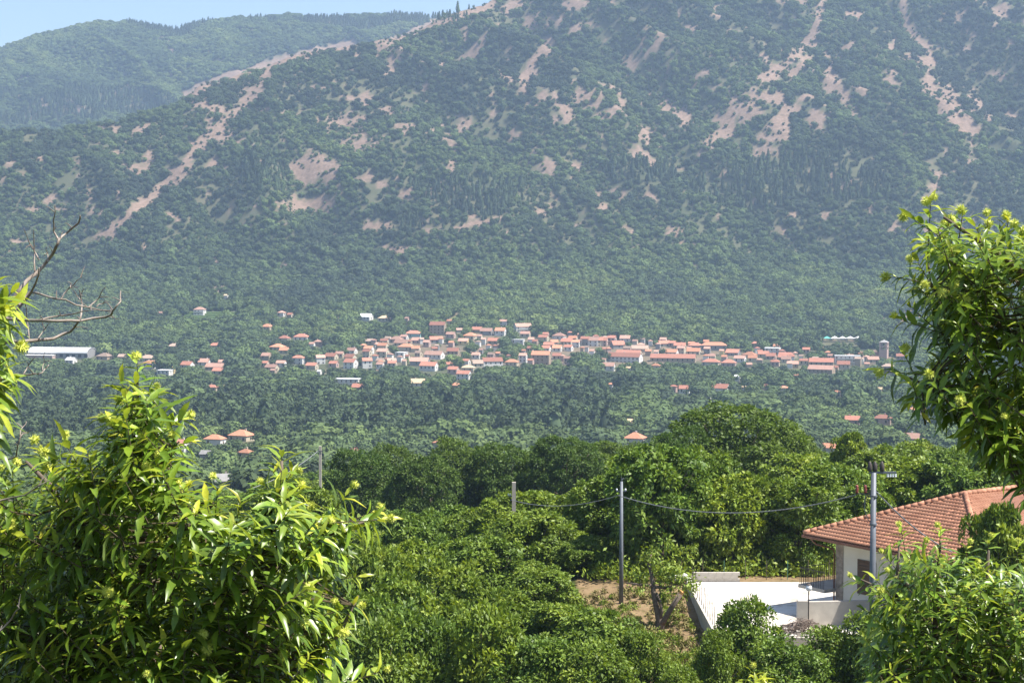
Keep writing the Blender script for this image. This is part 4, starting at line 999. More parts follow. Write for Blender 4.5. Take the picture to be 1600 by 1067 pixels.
hbox('balcony_slab', M['concrete'], -0.5, WA0 - 0.035, 0.1, 7.0, -19.2, -19.0)
rl = MB()
railing = MB().obox(hp(-0.45, 0.15, -18.05), E * 2.1, IN * 0.04, Vector((0, 0, 0.04))).obox(hp(-0.45, 0.195, -18.05), E * 0.04, IN * 6.7, Vector((0, 0, 0.04))).build('railing', M['iron'], nh)
barm = MB().box(-0.012, 0.012, -0.012, 0.012, 0, 0.95).mesh('bar', M['iron'])
for k in range(15): link('bar', barm, railing, hp(-0.42 + k * 0.14, 0.17, -18.998))
for k in range(40): link('bar', barm, railing, hp(-0.43, 0.30 + k * 0.165, -18.998))

# yard, retaining walls, rods
yd = MB(); YZ = -20.40
yd.add([(11.2, 92.2, YZ), (30, 92.2, YZ), (30, 107.5, YZ), (11.2, 107.5, YZ), (11.2, 92.2, YZ - .3), (30, 92.2, YZ - .3), (30, 107.5, YZ - .3), (11.2, 107.5, YZ - .3)],
       [(0,1,2,3),(0,4,5,1),(1,5,6,2),(2,6,7,3),(3,7,4,0)])
yo = yd.build('yard', M['yard']); tag(yo, 'bright white gravel and concrete yard beside the house', None, None, 'structure')
rw = thing('retaining_wall', 'long grey concrete retaining wall along the left yard edge', 'wall', (11.05, 100, -23.4))
MB().box(-0.16, 0.145, -8.1, 7.6, 0, 3.12).build('wall', M['concrete'], rw)
MB().box(0.148, 9.0, -8.1, -7.81, 0, 2.95).build('front_wall', M['concrete'], rw)
rod = MB().box(-0.014, 0.014, -0.014, 0.014, -0.2, 1.35).mesh('rod', M['iron'])
for k in range(13):
    o = link('rod', rod, rw, (0.0, -7.7 + k * 1.08, 3.12)); o.scale = (1.25, 1.25, random.uniform(0.75, 1.1)); o.rotation_euler = (random.uniform(-.04, .04), random.uniform(-.04, .04), 0)
bw = thing('block_wall', 'low pale concrete block wall at the back of the yard', 'wall', (11.25, 107.65, -20.62))
bk = MB().box(0.004, 0.486, 0, 0.2, 0.004, 0.196).mesh('block', M['concrete'])
for r_ in range(4):
    for k in range(6): link('block', bk, bw, (k * 0.49 + (0.0 if r_ % 2 == 0 else 0.12), 0.003 * (k % 2), r_ * 0.2))
for k, (sx, sy, sr) in enumerate(((10.35, 108.3, 0.34), (10.85, 108.4, 0.30), (11.15, 108.1, 0.24))):
    bm = bmesh.new(); bmesh.ops.create_icosphere(bm, subdivisions=2, radius=sr)
    for v in bm.verts: v.co *= random.uniform(0.82, 1.1); v.co.z *= 0.75
    me = bpy.data.meshes.new('boulder'); bm.to_mesh(me); bm.free(); me.materials.append(M['wall_white'])
    o = link('boulder', me, None, (sx, sy, terr1(sx, sy) + sr * 0.55 + (0.2 if k == 1 else 0.1)))
    tag(o, ['leftmost', 'middle', 'rightmost'][k] + ' pale boulder at the back corner of the yard', 'boulder', 'boulders at the yard corner')
gw = thing('garden_wall', 'short concrete wall with dark pier between yard and house', 'wall', (16.0, 94.4, -20.4))
dv = Vector((4.75, 0.55, 0)); nv = Vector((-0.115, 0.993, 0)).normalized()
MB().obox((0.3, 0.09, 0.002), dv, nv * 0.25, Vector((0, 0, 1.36))).build('wall', M['concrete'], gw)
MB().box(-0.25, 0.297, -0.12, 0.42, 0.002, 1.45).build('pier', M['concrete'], gw)
lp = thing('garden_lamp', 'slender black garden lamp with white globe at the yard', 'lamp', (16.2, 93.6, -20.4))
MB().tube([(0, 0, 0), (0, 0, 2.12)], 0.035, 8).build('post', M['iron'], lp)
MB().lathe([(0.03, 0), (0.14, 0.05), (0.19, 0.19), (0.14, 0.33), (0.03, 0.38)], (0, 0, 2.12), 12).build('globe', M['glassy'], lp, smooth=True)
MB().lathe([(0.15, 0.0), (0.10, 0.04), (0.04, 0.08)], (0, 0, 2.48), 12).build('cap', M['iron'], lp)
bp = MB(); rnd = random.Random(9)
for k in range(260):
    c = Vector((rnd.gauss(0, 0.75), rnd.gauss(0, 0.4), 0)); h = max(0.05, 0.7 * math.exp(-(c.x ** 2) * 0.9) * rnd.random())
    d = Vector((rnd.uniform(-1, 1), rnd.uniform(-.6, .6), rnd.uniform(-0.15, 0.45))).normalized() * rnd.uniform(0.4, 0.9)
    bp.tube([c + Vector((0, 0, h)) - d * 0.5, c + Vector((0, 0, h + 0.05)), c + Vector((0, 0, h)) + d * 0.5], [0.02, 0.015, 0.005], 4)
bo = bp.build('brush_pile', M['twigpile'], None, (15.7, 92.9, -20.38)); tag(bo, 'heap of cut brown brushwood lying on the white yard', 'brushwood')
# fence of thin posts behind the yard
fe = thing('wire_fence', 'thin post and wire fence in front of the yard trees', 'fence', (11.0, 109.6, -20.9))
for k in range(9): MB().tube([(k * 1.35 - 1.5, 0.15 * math.sin(k), -0.6), (k * 1.35 - 1.5, 0.15 * math.sin(k), 1.5)], 0.022, 6).build('post', M['paint_green'] if k % 3 == 0 else M['bark'], fe)
for z_ in (0.5, 1.0, 1.5): MB().tube([(k * 1.35 - 1.5, 0.15 * math.sin(k), z_) for k in range(9)], 0.003, 4).build('wire', M['iron'], fe)

# ------------------------------------------------------------------ poles and cables
def pole_loc(px, D): x = (px - CX) / F * D; return Vector((x, D, terr1(x, D)))
p1 = pole_loc(972, 104.5); zt1 = at(972, 752, 104.5).z - p1.z
pa = thing('utility_pole', 'slim grey steel utility pole beside the dirt bank', 'pole', p1)
MB().tube([(0, 0, -1), (0, 0, zt1)], [0.15, 0.085], 12).build('shaft', M['steel'], pa, smooth=True)
MB().box(-0.32, 0.3, -0.03, 0.03, zt1 - 0.62, zt1 - 0.56).build('crossarm', M['steel'], pa)
MB().tube([(0, 0, zt1), (0.03, 0, zt1 + 0.12), (0.16, 0, zt1 + 0.2)], 0.03, 6).build('hook', M['steel'], pa)
MB().tube([(0, 0, zt1), (-0.02, 0, zt1 + 0.36)], 0.015, 6).build('spike', M['steel'], pa)
for s in (-0.28, 0.24): MB().lathe([(0.03, 0), (0.06, 0.03), (0.06, 0.09), (0.03, 0.13)], (s, 0, zt1 - 0.56), 8).build('insulator', M['glassy'], pa)
p2 = pole_loc(1368, 88.0); zt2 = at(1368, 738, 88).z - p2.z
pb = thing('utility_pole', 'thick round pole with switchgear in front of the tiled roof', 'pole', p2)
MB().tube([(0, 0, -1), (0, 0, zt2)], [0.185, 0.135], 16).build('shaft', M['steel'], pb, smooth=True)
MB().box(-0.22, 1.15, -0.06, 0.06, zt2 - 0.05, zt2 + 0.05).build('crossarm', M['steel'], pb)
for s in (-0.2, 0.06, 0.42):
    MB().lathe([(0.10, 0), (0.13, 0.1), (0.12, 0.3), (0.07, 0.44), (0.03, 0.52)], (s, 0, zt2 + 0.053), 10).build('cutout_fuse', M['iron'], pb, smooth=True)
for k in range(4):
    MB().lathe([(0.03, 0), (0.075, 0.04), (0.03, 0.09), (0.075, 0.13), (0.03, 0.18)], (0.72 + 0.13 * k, 0.0, zt2 - 0.245), 8).build('insulator', M['glassy'], pb)
MB().box(-0.95, -0.16, -0.03, 0.03, zt2 - 1.12, zt2 - 1.06).build('bracket', M['iron'], pb)
for s in (-0.85, -0.42):
    MB().lathe([(0.04, 0), (0.10, 0.06), (0.05, 0.12), (0.11, 0.2), (0.05, 0.28), (0.09, 0.36), (0.03, 0.42)], (s, 0, zt2 - 1.058), 10).build('surge_arrester', M['porcelain'], pb, smooth=True)
MB().tube([(-0.42, 0.0, zt2 - 1.12), (-0.45, 0, zt2 - 1.9), (-0.25, 0.02, zt2 - 2.45), (0.0, 0.2, zt2 - 2.6), (0.28, 0.05, zt2 - 2.4)], 0.022, 6).build('drop_cable', M['cable'], pb)
for z_ in (1.25, 2.7): MB().lathe([(0.19, 0), (0.19, 0.08)], (0, 0, zt2 - z_), 14).build('band', M['steel'], pb)
p3 = pole_loc(803, 126); zt3 = at(803, 753, 126).z - p3.z
pc = thing('utility_pole', 'tan concrete pole rising from the orchard', 'pole', p3)
MB().box(-0.14, 0.14, -0.14, 0.14, -1, zt3).build('shaft', M['pole_concrete'], pc)
MB().box(-0.42, -0.143, -0.04, 0.04, zt3 - 1.06, zt3 - 0.98).box(-0.3, -0.143, -0.04, 0.04, zt3 - 1.36, zt3 - 1.3).build('crossarm', M['steel'], pc)
for s in (-0.4, -0.25): MB().lathe([(0.03, 0), (0.055, 0.03), (0.055, 0.1), (0.03, 0.13)], (s, 0, zt3 - 0.977), 8).build('insulator', M['glassy'], pc)
p4 = pole_loc(499, 168); zt4 = at(499, 697, 168).z - p4.z
pd = thing('utility_pole', 'thin pale pole behind the right chestnut tip', 'pole', p4)
MB().box(-0.12, 0.12, -0.12, 0.12, -1, zt4).build('shaft', M['pole_concrete'], pd)
MB().box(-0.3, 0.3, -0.16, -0.123, zt4 - 0.5, zt4 - 0.42).build('crossarm', M['steel'], pd)
p5 = pole_loc(529, 420); zt5 = at(529, 722, 420).z - p5.z
pe = thing('utility_pole', 'faint distant pole right of the thin pale pole', 'pole', p5)
MB().tube([(0, 0, -1), (0, 0, max(zt5, 5))], 0.14, 8).build('shaft', M['steel'], pe); MB().box(-0.5, 0.5, -0.2, -0.145, max(zt5, 5) - 0.6, max(zt5, 5) - 0.5).build('crossarm', M['steel'], pe)
def cable(a, b, sag, r, label, n=28, twist=False):
    a, b = Vector(a), Vector(b); pts = [a.lerp(b, k / n) - Vector((0, 0, sag * 4 * (k / n) * (1 - k / n))) for k in range(n + 1)]
    pts = [p - a for p in pts]; mb = MB()
    if twist:
        m = 160; fp = [Vector((0, 0, 0)).lerp(b - a, k / m) - Vector((0, 0, sag * 4 * (k / m) * (1 - k / m))) for k in range(m + 1)]
        for ph in (0, 2.09, 4.19):
            mb.tube([p + Vector((0, math.cos(k * 0.9 + ph), math.sin(k * 0.9 + ph))) * r * 0.7 for k, p in enumerate(fp)], r * 0.6, 4)
    else: mb.tube(pts, r, 5)
    o = mb.build('power_cable', M['cable'], None, a); tag(o, label, 'cable')
cable(p1 + Vector((-0.2, 0, zt1 - 0.85)), p2 + Vector((-0.9, 0, zt2 - 1.15)), 1.0, 0.025, 'twisted grey cable sagging between the steel pole and thick pole', twist=True)
cable(p3 + Vector((-0.2, 0, zt3 - 1.3)), p1 + Vector((-0.2, 0, zt1 - 0.85)), 0.55, 0.022, 'thin cable from the tan pole to the steel pole')
cable(p2 + Vector((0.17, 0, zt2 - 1.0)), base + hp(11.0, 0.2, ZE + 0.5), 0.3, 0.035, 'grey service cable dropping from thick pole over tiled roof')
cable(p4 + Vector((-0.2, 0, zt4 - 0.45)), at(395, 762, 150), 0.4, 0.03, 'short pale cable running left from the thin pale pole')

# ------------------------------------------------------------------ pruned tree on the dirt bank
q0 = pole_loc(1030, 99.0)
pt = thing('pruned_tree', 'forked pruned tree with an orange cut stump on the dirt bank', 'tree', q0)
def wp(px, py, D): return at(px, py, D) - q0
tr = MB()
tr.tube([(0, 0, -0.4), wp(1032, 975, 99), wp(1026, 950, 99), wp(1021, 925, 99), wp(1019, 900, 99.2), wp(1014, 880, 99.4), wp(1018, 862, 99.5)], [0.30, 0.24, 0.17, 0.15, 0.13, 0.11, 0.05], 8)
tr.tube([wp(1032, 975, 99), wp(1038, 968, 98.9), wp(1050, 948, 98.7), wp(1064, 926, 98.6)], [0.22, 0.18, 0.16, 0.15], 8)
tr.tube([wp(1030, 970, 99), wp(1034, 955, 98.8), wp(1031, 938, 98.8), wp(1026, 925, 98.9)], [0.15, 0.09, 0.075, 0.05], 6)
tr.tube([wp(1020, 915, 99), wp(1000, 913, 98.8), wp(978, 910, 98.6)], [0.10, 0.07, 0.03], 6)
tr.tube([wp(1020, 916, 99), wp(1040, 918, 99.3), wp(1060, 912, 99.5), wp(1072, 916, 99.6)], [0.10, 0.08, 0.06, 0.03], 6)
tr.build('trunk', M['bark'], pt, smooth=True)
MB().tube([wp(1063.5, 927, 98.6), wp(1065.5, 923.5, 98.58)], [0.152, 0.15], 10).build('cut_face', M['cut'], pt)
rng = np.random.default_rng(12); Pn = []
for (cx_, cy_, s_) in ((1018, 868, 0.5), (1040, 905, 0.6), (1062, 905, 0.7), (1078, 912, 0.5), (1000, 905, 0.35), (1030, 888, 0.5), (1050, 896, 0.5), (1030, 935, 0.25)):
    Pn.append(np.array(wp(cx_, cy_, 99.2)) + rng.normal(size=(150, 3)) * s_ * 0.60)
Pn = np.concatenate(Pn); n = len(Pn); ln = 0.24 * rng.uniform(0.7, 1.3, n)
V = leaf_quads(Pn, rng.normal(size=(n, 3)) + np.array([0, 0, -0.2]), rng.normal(size=(n, 3)) * 0.6 + np.array([0, 0, 1]), ln, ln * 0.24)
link('crown', np_mesh('crown', V, np.arange(4 * n).reshape(-1, 4), M['mid_leaf'], False, {'tint': np.repeat(rng.uniform(0.2, 0.9, n), 4), 'shade': np.repeat(rng.uniform(0, 1, n), 4)}), pt)

# ------------------------------------------------------------------ foreground chestnuts with single leaves
def leaf_shape(width, curve, fold, wave, seed):
    rnd = random.Random(seed); n = 7; V = []; Fs = []
    for i in range(n + 1):
        s = i / n; hw = width * (math.sin(math.pi * min(1, s ** 0.85)) ** 0.8) * (1 - 0.25 * s)
        if 0 < i < n: hw *= 1.12 if i % 2 else 0.92
        else: hw = 0.008 if i == 0 else 0.0
        zc = -curve * s * s + wave * math.sin(s * 9 + seed); yc = 0.04 * math.sin(s * 3 + seed)
        V += [(s, yc - hw, zc + fold * hw), (s, yc, zc), (s, yc + hw, zc + fold * hw + rnd.uniform(-.006, .006))]
    for i in range(n):
        o = 3 * i; Fs += [(o, o + 3, o + 4, o + 1), (o + 1, o + 4, o + 5, o + 2)]
    return np.array(V), np.array(Fs)
SHAPES = [leaf_shape(0.128, 0.26, 0.38, 0.010, 1), leaf_shape(0.12, 0.42, 0.34, 0.014, 2), leaf_shape(0.148, 0.14, 0.25, 0.018, 3), leaf_shape(0.112, 0.34, 0.5, 0.012, 4)]
TINTS = [0.12, 0.32, 0.5, 0.66, 0.85]
LEAFM = {}
def leaf_mesh(s, t):
    if (s, t) not in LEAFM:
        V, Fc = SHAPES[s]; n = len(V)
        LEAFM[(s, t)] = np_mesh('leaf', V, Fc, M['fg_leaf'], True, {'tint': np.full(n, TINTS[t]), 'shade': np.full(n, 0.5)})
    return LEAFM[(s, t)]
def bur_mesh(seed):
    rng = np.random.default_rng(seed); mb = MB()
    bm = bmesh.new(); bmesh.ops.create_icosphere(bm, subdivisions=1, radius=0.55)
    mb.add([v.co.copy() for v in bm.verts], [tuple(v.index for v in f.verts) for f in bm.faces]); bm.free()
    d = rng.normal(size=(150, 3)); d /= np.linalg.norm(d, axis=1)[:, None]
    for q in d:
        q = Vector(q); a = q.cross(Vector((0.3, 0.5, 0.8))).normalized() * 0.055; b = q.cross(a).normalized() * 0.055
        tip = q * rng.uniform(0.85, 1.1) + Vector(rng.normal(size=3)) * 0.07
        mb.add([q * 0.5 + a, q * 0.5 - a * 0.5 + b, q * 0.5 - a * 0.5 - b, tip], [(0, 1, 3), (1, 2, 3), (2, 0, 3)])
    return mb.mesh('bur', M['bur'])
BUR = [bur_mesh(1), bur_mesh(2)]
def frame(d, up):
    d = d.normalized(); y = up.cross(d)
    if y.length < 1e-3: y = Vector((0, 1, 0)).cross(d)
    y.normalize(); z = d.cross(y)
    return Matrix((d, y, z)).transposed()
def fg_tree(name, label, base, trunk, limbs, shoots, leaf_len, nparts, seed, bur_r=0.030, dark=0.0, flop=0.0):
    """trunk, limbs: lists of points in world; shoots: (point, direction, vigour, tipness, bur)"""
    rnd = random.Random(seed); rng = np.random.default_rng(seed)
    t = thing(name, label, 'tree', base); base = Vector(base)
    mb = MB(); mb.tube([p - base for p in trunk[0]], trunk[1], 10); mb.build('trunk', M['bark'], t, smooth=True)
    nodes = [p for p in trunk[0]]
    for pts, r0, r1 in limbs:
        n = len(pts); MB().tube([p - base for p in pts], [r0 + (r1 - r0) * k / (n - 1) for k in range(n)], 8).build('limb', M['bark'], t, smooth=True)
        for a, b in zip(pts[:-1], pts[1:]):
            for s in (0, .25, .5, .75): nodes.append(a.lerp(b, s))
    tw = MB(); LV = []
    for (p, d, L, tipn, nb, _) in shoots:
        d = d.normalized(); tip = p + d * L
        near = min(nodes, key=lambda q: (q - p).length + (0.12 if q.z > p.z else 0))
        mid = near.lerp(p, 0.55) + Vector((0, 0, -0.05 * (near - p).length))
        tw.tube([near - base, mid - base, p - base, tip - base], [0.006, 0.005, 0.004, 0.002], 5)
        nl = rnd.randint(12, 18); ph = rnd.uniform(0, 6.28)
        a = d.cross(Vector((0.2, 0.9, 0.3))).normalized(); b = d.cross(a)
        for k in range(nl):
            s = 0.12 + 0.88 * (k / (nl - 1)) ** 0.8; ph += 2.4
            ang = R(96 - 58 * s + rnd.uniform(-14, 14)); rad = a * math.cos(ph) + b * math.sin(ph)
            dd = d * math.cos(ang) + rad * math.sin(ang) + Vector((0, 0, -0.30 - 0.25 * rnd.random() - flop))* (1.15 - 0.5 * s)
            org = p + d * (L * s); up = (d * 0.8 + Vector((0, 0, 0.6)) + Vector([rnd.uniform(-.35, .35) for _ in range(3)]))
            size = leaf_len * rnd.uniform(0.6, 1.18) * (1.0 if s < 0.85 else 0.72)
            m = frame(dd, up).to_4x4(); m.translation = org - base
            m = m @ Matrix.Diagonal((size, size, size, 1))
            tv = 0.28 + 0.30 * s * tipn + rnd.gauss(0, 0.12) - dark + (0.2 if s > 0.9 else 0)
            if rnd.random() < 0.012: tv = 1.0
            LV.append((m, rnd.randrange(4), min(max(tv, 0), 1), (org.y)))
        for k in range(nb):
            q = tip + d * (0.035 - 0.05 * k) + Vector([rnd.uniform(-.03, .03) for _ in range(3)]) + Vector((0, 0, 0.01))
            o = link('bur', BUR[k % 2], t, q - base); sc = bur_r * rnd.uniform(0.8, 1.15); o.scale = (sc, sc, sc); o.rotation_euler = (rnd.random() * 6, rnd.random() * 6, 0)
    tag(tw.build('twig_mass', M['twig'], t), 'thin brown twigs carrying the leaves', None, None, 'stuff')
    def infr(q):
        w_ = base + q[0].translation + (q[0].to_3x3() @ Vector((0.5, 0, 0))); x, y = project(w_.x, w_.y, w_.z)
        return -5 < x < 1605 and -5 < y < 1072
    cand = sorted([q for q in LV if infr(q)], key=lambda q: q[3])[:nparts]
    ids = set(id(q) for q in cand)
    for m, s, tv, _ in cand:
        o = link('leaf', leaf_mesh(s, int(np.argmin([abs(tv - q) for q in TINTS]))), t); o.matrix_local = m
    Vs, Fs, Ts, Hs = [], [], [], []; off = 0
    for q in LV:
        if id(q) in ids: continue
        m, s, tv, _ = q; V, Fc = SHAPES[s]; A = np.array(m)
        Vs.append(V @ A[:3, :3].T + A[:3, 3]); Fs.append(Fc + off); off += len(V); Ts.append(np.full(len(V), tv)); Hs.append(np.full(len(V), rnd.random()))
    if Vs:
        o = link('foliage', np_mesh('foliage', np.concatenate(Vs), np.concatenate(Fs), M['fg_leaf'], True, {'tint': np.concatenate(Ts), 'shade': np.concatenate(Hs)}), t)
        tag(o, 'remaining green leaves of the chestnut crown', None, None, 'stuff')
    return t, len(LV)
def fill(poly, n, d0, d1, axis_px, rnd, up=0.9, out=0.7, L=(0.18, 0.34), burp=0.16, tips=(), tipD=None):
    xs = [p[0] for p in poly]; ys = [p[1] for p in poly]; res = []
    cand = 0
    while len(res) < n and cand < 20000:
        cand += 1
        x, y = rnd.uniform(min(xs), max(xs)), rnd.uniform(min(ys), max(ys))
        if not in_poly(np.array([x]), np.array([y]), poly)[0]: continue
        D = rnd.uniform(d0, d1)
        # keep a loose spacing
        p = at(x, y, D)
        if any((p - q[5]).length < 0.06 for q in res): continue
        ox = (x - np.interp(y, [a[1] for a in axis_px], [a[0] for a in axis_px])) / 180.0
        d = Vector((max(-1.2, min(1.2, ox)) * out + rnd.uniform(-.35, .35), -0.35 * out + rnd.uniform(-.5, .5), up + rnd.uniform(-.35, .3)))
        Lq = rnd.uniform(*L); tp = 1.0 if D < (d0 + d1) / 2 else 0.7
        res.append((p - d.normalized() * Lq, d, Lq, tp, rnd.choice((1, 1, 2)) if rnd.random() < burp else 0, p))
    for (x, y, dx, dz, nb) in tips:
        D = (tipD or (d0 * 0.62 + d1 * 0.38)) + rnd.uniform(-0.22, 0.22)
        d = Vector((dx, rnd.uniform(-.2, .1), dz)).normalized(); Lq = 0.30
        res.append((at(x, y, D) - d * Lq, d, Lq, 1.25, nb, at(x, y, D)))
    return res
def below(px, py, D): return at(px, py, D)
G = lambda x, y: Vector((x, y, terr1(x, y)))
# the big one, left
rnd = random.Random(21)
left_poly = [(-60,735),(20,728),(70,705),(120,705),(165,665),(190,615),(228,605),(262,655),(275,690),(255,745),(310,775),(385,805),(420,770),(450,740),(468,785),(535,815),(560,840),(528,880),(540,960),(530,1010),(560,1090),(560,1160),(-60,1160)]
tips = [(214,568,0.0,1,1),(190,600,-0.5,0.8,0),(250,612,0.5,0.8,1),(285,655,0.8,0.5,1),(160,655,-0.7,0.6,1),(100,690,-0.5,0.8,1),(60,705,-0.3,0.9,1),(300,690,0.9,0.2,0),
        (440,705,0.0,1,0),(425,735,-0.5,0.8,0),(456,738,0.5,0.8,1),(440,735,0.1,1,0),(415,758,-0.7,0.7,1),(470,765,0.7,0.7,1),(432,765,-0.2,1,0),(452,770,0.3,1,0),(400,785,-0.6,0.8,0),(484,790,0.7,0.6,1),(445,800,0,1,1),(210,600,0.1,1,0),(228,625,0.4,0.9,0),(198,635,-0.4,0.9,1),(215,655,0,1,0),(245,660,0.5,0.8,0),(180,670,-0.5,0.8,0),(225,690,0.2,1,0),(340,762,0.1,1,1),(300,780,-0.2,1,1),(582,800,0.9,0.35,2),(596,812,1,0.05,1),(540,775,0.5,0.6,1),(555,945,0.9,0.3,1),(590,1050,0.8,0.3,1),(560,900,1,0.2,0),(545,830,0.9,0.3,1),
        (375,785,0.2,1,0),(250,770,0.2,1,0),(140,730,-0.3,0.9,0),(20,735,0,1,1)]
sh = fill(left_poly, 560, 8.5, 10.2, [(240, 560), (300, 800), (280, 1100)], rnd, tips=tips, tipD=None)
tb = G(-1.75, 10.2)
trunk = ([tb + Vector((0, 0, -0.3)), Vector((-1.80, 10.1, -4.5)), Vector((-1.85, 10.0, -3.2)), below(255, 1180, 9.9), below(240, 1000, 9.8)], [0.17, 0.14, 0.10, 0.07, 0.045])
limbs = [([below(240, 1000, 9.8), below(225, 880, 9.6), below(222, 760, 9.4), below(215, 660, 9.2), below(214, 590, 9.2)], 0.04, 0.008),
         ([below(255, 1180, 9.9), below(380, 1000, 9.5), below(425, 880, 9.3), below(440, 790, 9.2), below(440, 720, 9.2)], 0.045, 0.008),
         ([below(425, 880, 9.3), below(500, 840, 9.2), below(570, 815, 9.1)], 0.02, 0.006),
         ([below(225, 880, 9.6), below(280, 840, 9.3), below(325, 795, 9.2), below(345, 775, 9.2)], 0.02, 0.006),
         ([below(222, 760, 9.4), below(255, 720, 9.2), below(280, 690, 9.2)], 0.014, 0.005),
         ([below(240, 1000, 9.8), below(140, 880, 9.4), below(80, 760, 9.2), below(40, 720, 9.2)], 0.03, 0.008),
         ([below(255, 1180, 9.9), below(420, 1080, 9.2), below(530, 990, 9.0), below(560, 930, 9.0)], 0.03, 0.006),
         ([below(240, 1000, 9.8), below(100, 1020, 9.3), below(-20, 960, 9.1)], 0.03, 0.008)]
fg_tree('chestnut_tree', 'big sunlit chestnut crown with spiky burs filling the lower left', tb, trunk, limbs, sh, 0.17, 300, 31)
# left edge
rnd = random.Random(22)
poly = [(-70,430),(-25,440),(-5,470),(10,478),(-5,510),(-20,530),(-5,555),(10,585),(-5,630),(-30,680),(-70,690)]
tips = [(20,455,0.6,0.6,0),(22,478,0.9,0.3,0),(-5,440,0.1,1,0),(25,590,0.8,0.1,0),(12,560,0.7,0.5,1),(-5,640,0.5,-0.5,0)]
sh = fill(poly, 26, 6.3, 7.4, [(-60, 400), (-60, 700)], rnd, tips=tips, tipD=6.6, burp=0.1)
tb = G(-2.75, 6.9)
trunk = ([tb + Vector((0, 0, -.3)), Vector((-2.7, 6.9, -3)), Vector((-2.55, 6.9, -1.4)), Vector((-2.5, 6.9, -0.1))], [0.14, 0.12, 0.08, 0.03])
limbs = [([Vector((-2.55, 6.9, -1.2)), below(-60, 640, 6.8), below(0, 590, 6.7)], 0.03, 0.008), ([Vector((-2.5, 6.9, -0.6)), below(-50, 500, 6.8), below(0, 480, 6.7)], 0.02, 0.006)]
fg_tree('chestnut_tree', 'leafy chestnut twigs reaching in at the left edge', tb, trunk, limbs, sh, 0.15, 300, 32, flop=0.2)
# upper right
rnd = random.Random(23)
poly = [(1680,350),(1574,355),(1529,345),(1459,340),(1439,370),(1469,405),(1424,430),(1434,455),(1459,475),(1434,500),(1444,530),(1484,550),(1439,565),(1409,585),(1434,615),(1474,630),(1514,650),(1524,690),(1549,715),(1680,730)]
tips = [(1454,318,0,1,2),(1429,345,-0.8,0.5,1),(1504,335,0.1,1,1),(1544,345,0.1,1,2),(1576,345,0.2,1,1),(1396,432,-1,0.2,1),(1434,410,-0.5,0.8,1),(1409,500,-0.9,0.3,1),(1424,480,-0.7,0.6,0),(1382,580,-1,0.1,1),(1414,555,-0.4,0.8,1),(1484,470,-0.3,0.8,1),(1464,585,-0.6,0.6,1),
        (1514,690,-0.3,-0.8,0),(1544,710,0,-1,0),(1424,625,-0.5,-0.6,0),(1574,720,0.2,-0.8,1)]
sh = fill(poly, 230, 8.8, 10.1, [(1650, 300), (1650, 800)], rnd, tips=tips, burp=0.14)
tb = G(3.35, 9.6)
trunk = ([tb + Vector((0, 0, -.3)), Vector((3.25, 9.6, -4)), Vector((3.15, 9.6, -2)), Vector((3.1, 9.6, -0.6)), Vector((3.1, 9.6, 0.2))], [0.16, 0.14, 0.11, 0.07, 0.03])
limbs = [([Vector((3.1, 9.6, -0.4)), below(1590, 420, 9.5), below(1520, 370, 9.4), below(1475, 340, 9.3)], 0.03, 0.007), ([Vector((3.1, 9.6, -0.7)), below(1580, 520, 9.5), below(1500, 470, 9.4), below(1440, 440, 9.3)], 0.03, 0.006),
         ([Vector((3.12, 9.6, -1.1)), below(1580, 640, 9.5), below(1500, 625, 9.4), below(1420, 590, 9.3)], 0.03, 0.006), ([Vector((3.12, 9.6, -1.2)), below(1590, 690, 9.5), below(1545, 700, 9.4)], 0.02, 0.006)]
fg_tree('chestnut_tree', 'dark backlit chestnut branches with yellow burs at the upper right', tb, trunk, limbs, sh, 0.142, 300, 33, bur_r=0.032, dark=0.08)
# lower right
rnd = random.Random(24)
poly = [(1365,915),(1370,890),(1400,868),(1430,868),(1475,858),(1520,885),(1600,875),(1680,870),(1680,1160),(1310,1160),(1355,1060),(1350,990),(1380,960)]
tips = [(1408,828,-0.2,1,1),(1380,865,-0.6,0.7,1),(1335,905,-0.8,0.5,1),(1470,828,0.1,1,1),(1445,850,-0.2,1,1),(1510,855,0,1,1),(1545,845,0.1,1,2),(1590,850,0,1,2),(1345,950,-0.8,0.4,0),(1360,1020,-0.7,0.5,1),(1460,905,0,1,0),(1530,900,0,1,1),(1400,930,-.2,1,1)]
sh = fill(poly, 430, 12.4, 14.3, [(1560, 800), (1560, 1100)], rnd, tips=tips, burp=0.18)
tb = G(4.0, 13.8)
trunk = ([tb + Vector((0, 0, -.3)), Vector((3.95, 13.8, -5)), below(1560, 1180, 13.7), below(1555, 1020, 13.5)], [0.15, 0.12, 0.08, 0.05])
limbs = [([below(1555, 1020, 13.5), below(1540, 930, 13.3), below(1545, 860, 13.2)], 0.04, 0.008), ([below(1560, 1180, 13.7), below(1460, 1010, 13.3), below(1465, 900, 13.2), below(1470, 845, 13.0)], 0.04, 0.008),
         ([below(1460, 1010, 13.3), below(1400, 930, 13.1), below(1405, 850, 13)], 0.03, 0.008), ([below(1400, 930, 13.1), below(1345, 905, 13)], 0.02, 0.006), ([below(1560, 1180, 13.7), below(1400, 1080, 13.2), below(1360, 1030, 13)], 0.03, 0.008)]
fg_tree('chestnut_tree', 'sunlit chestnut crown in front of the tiled house, lower right', tb, trunk, limbs, sh, 0.16, 300, 34)
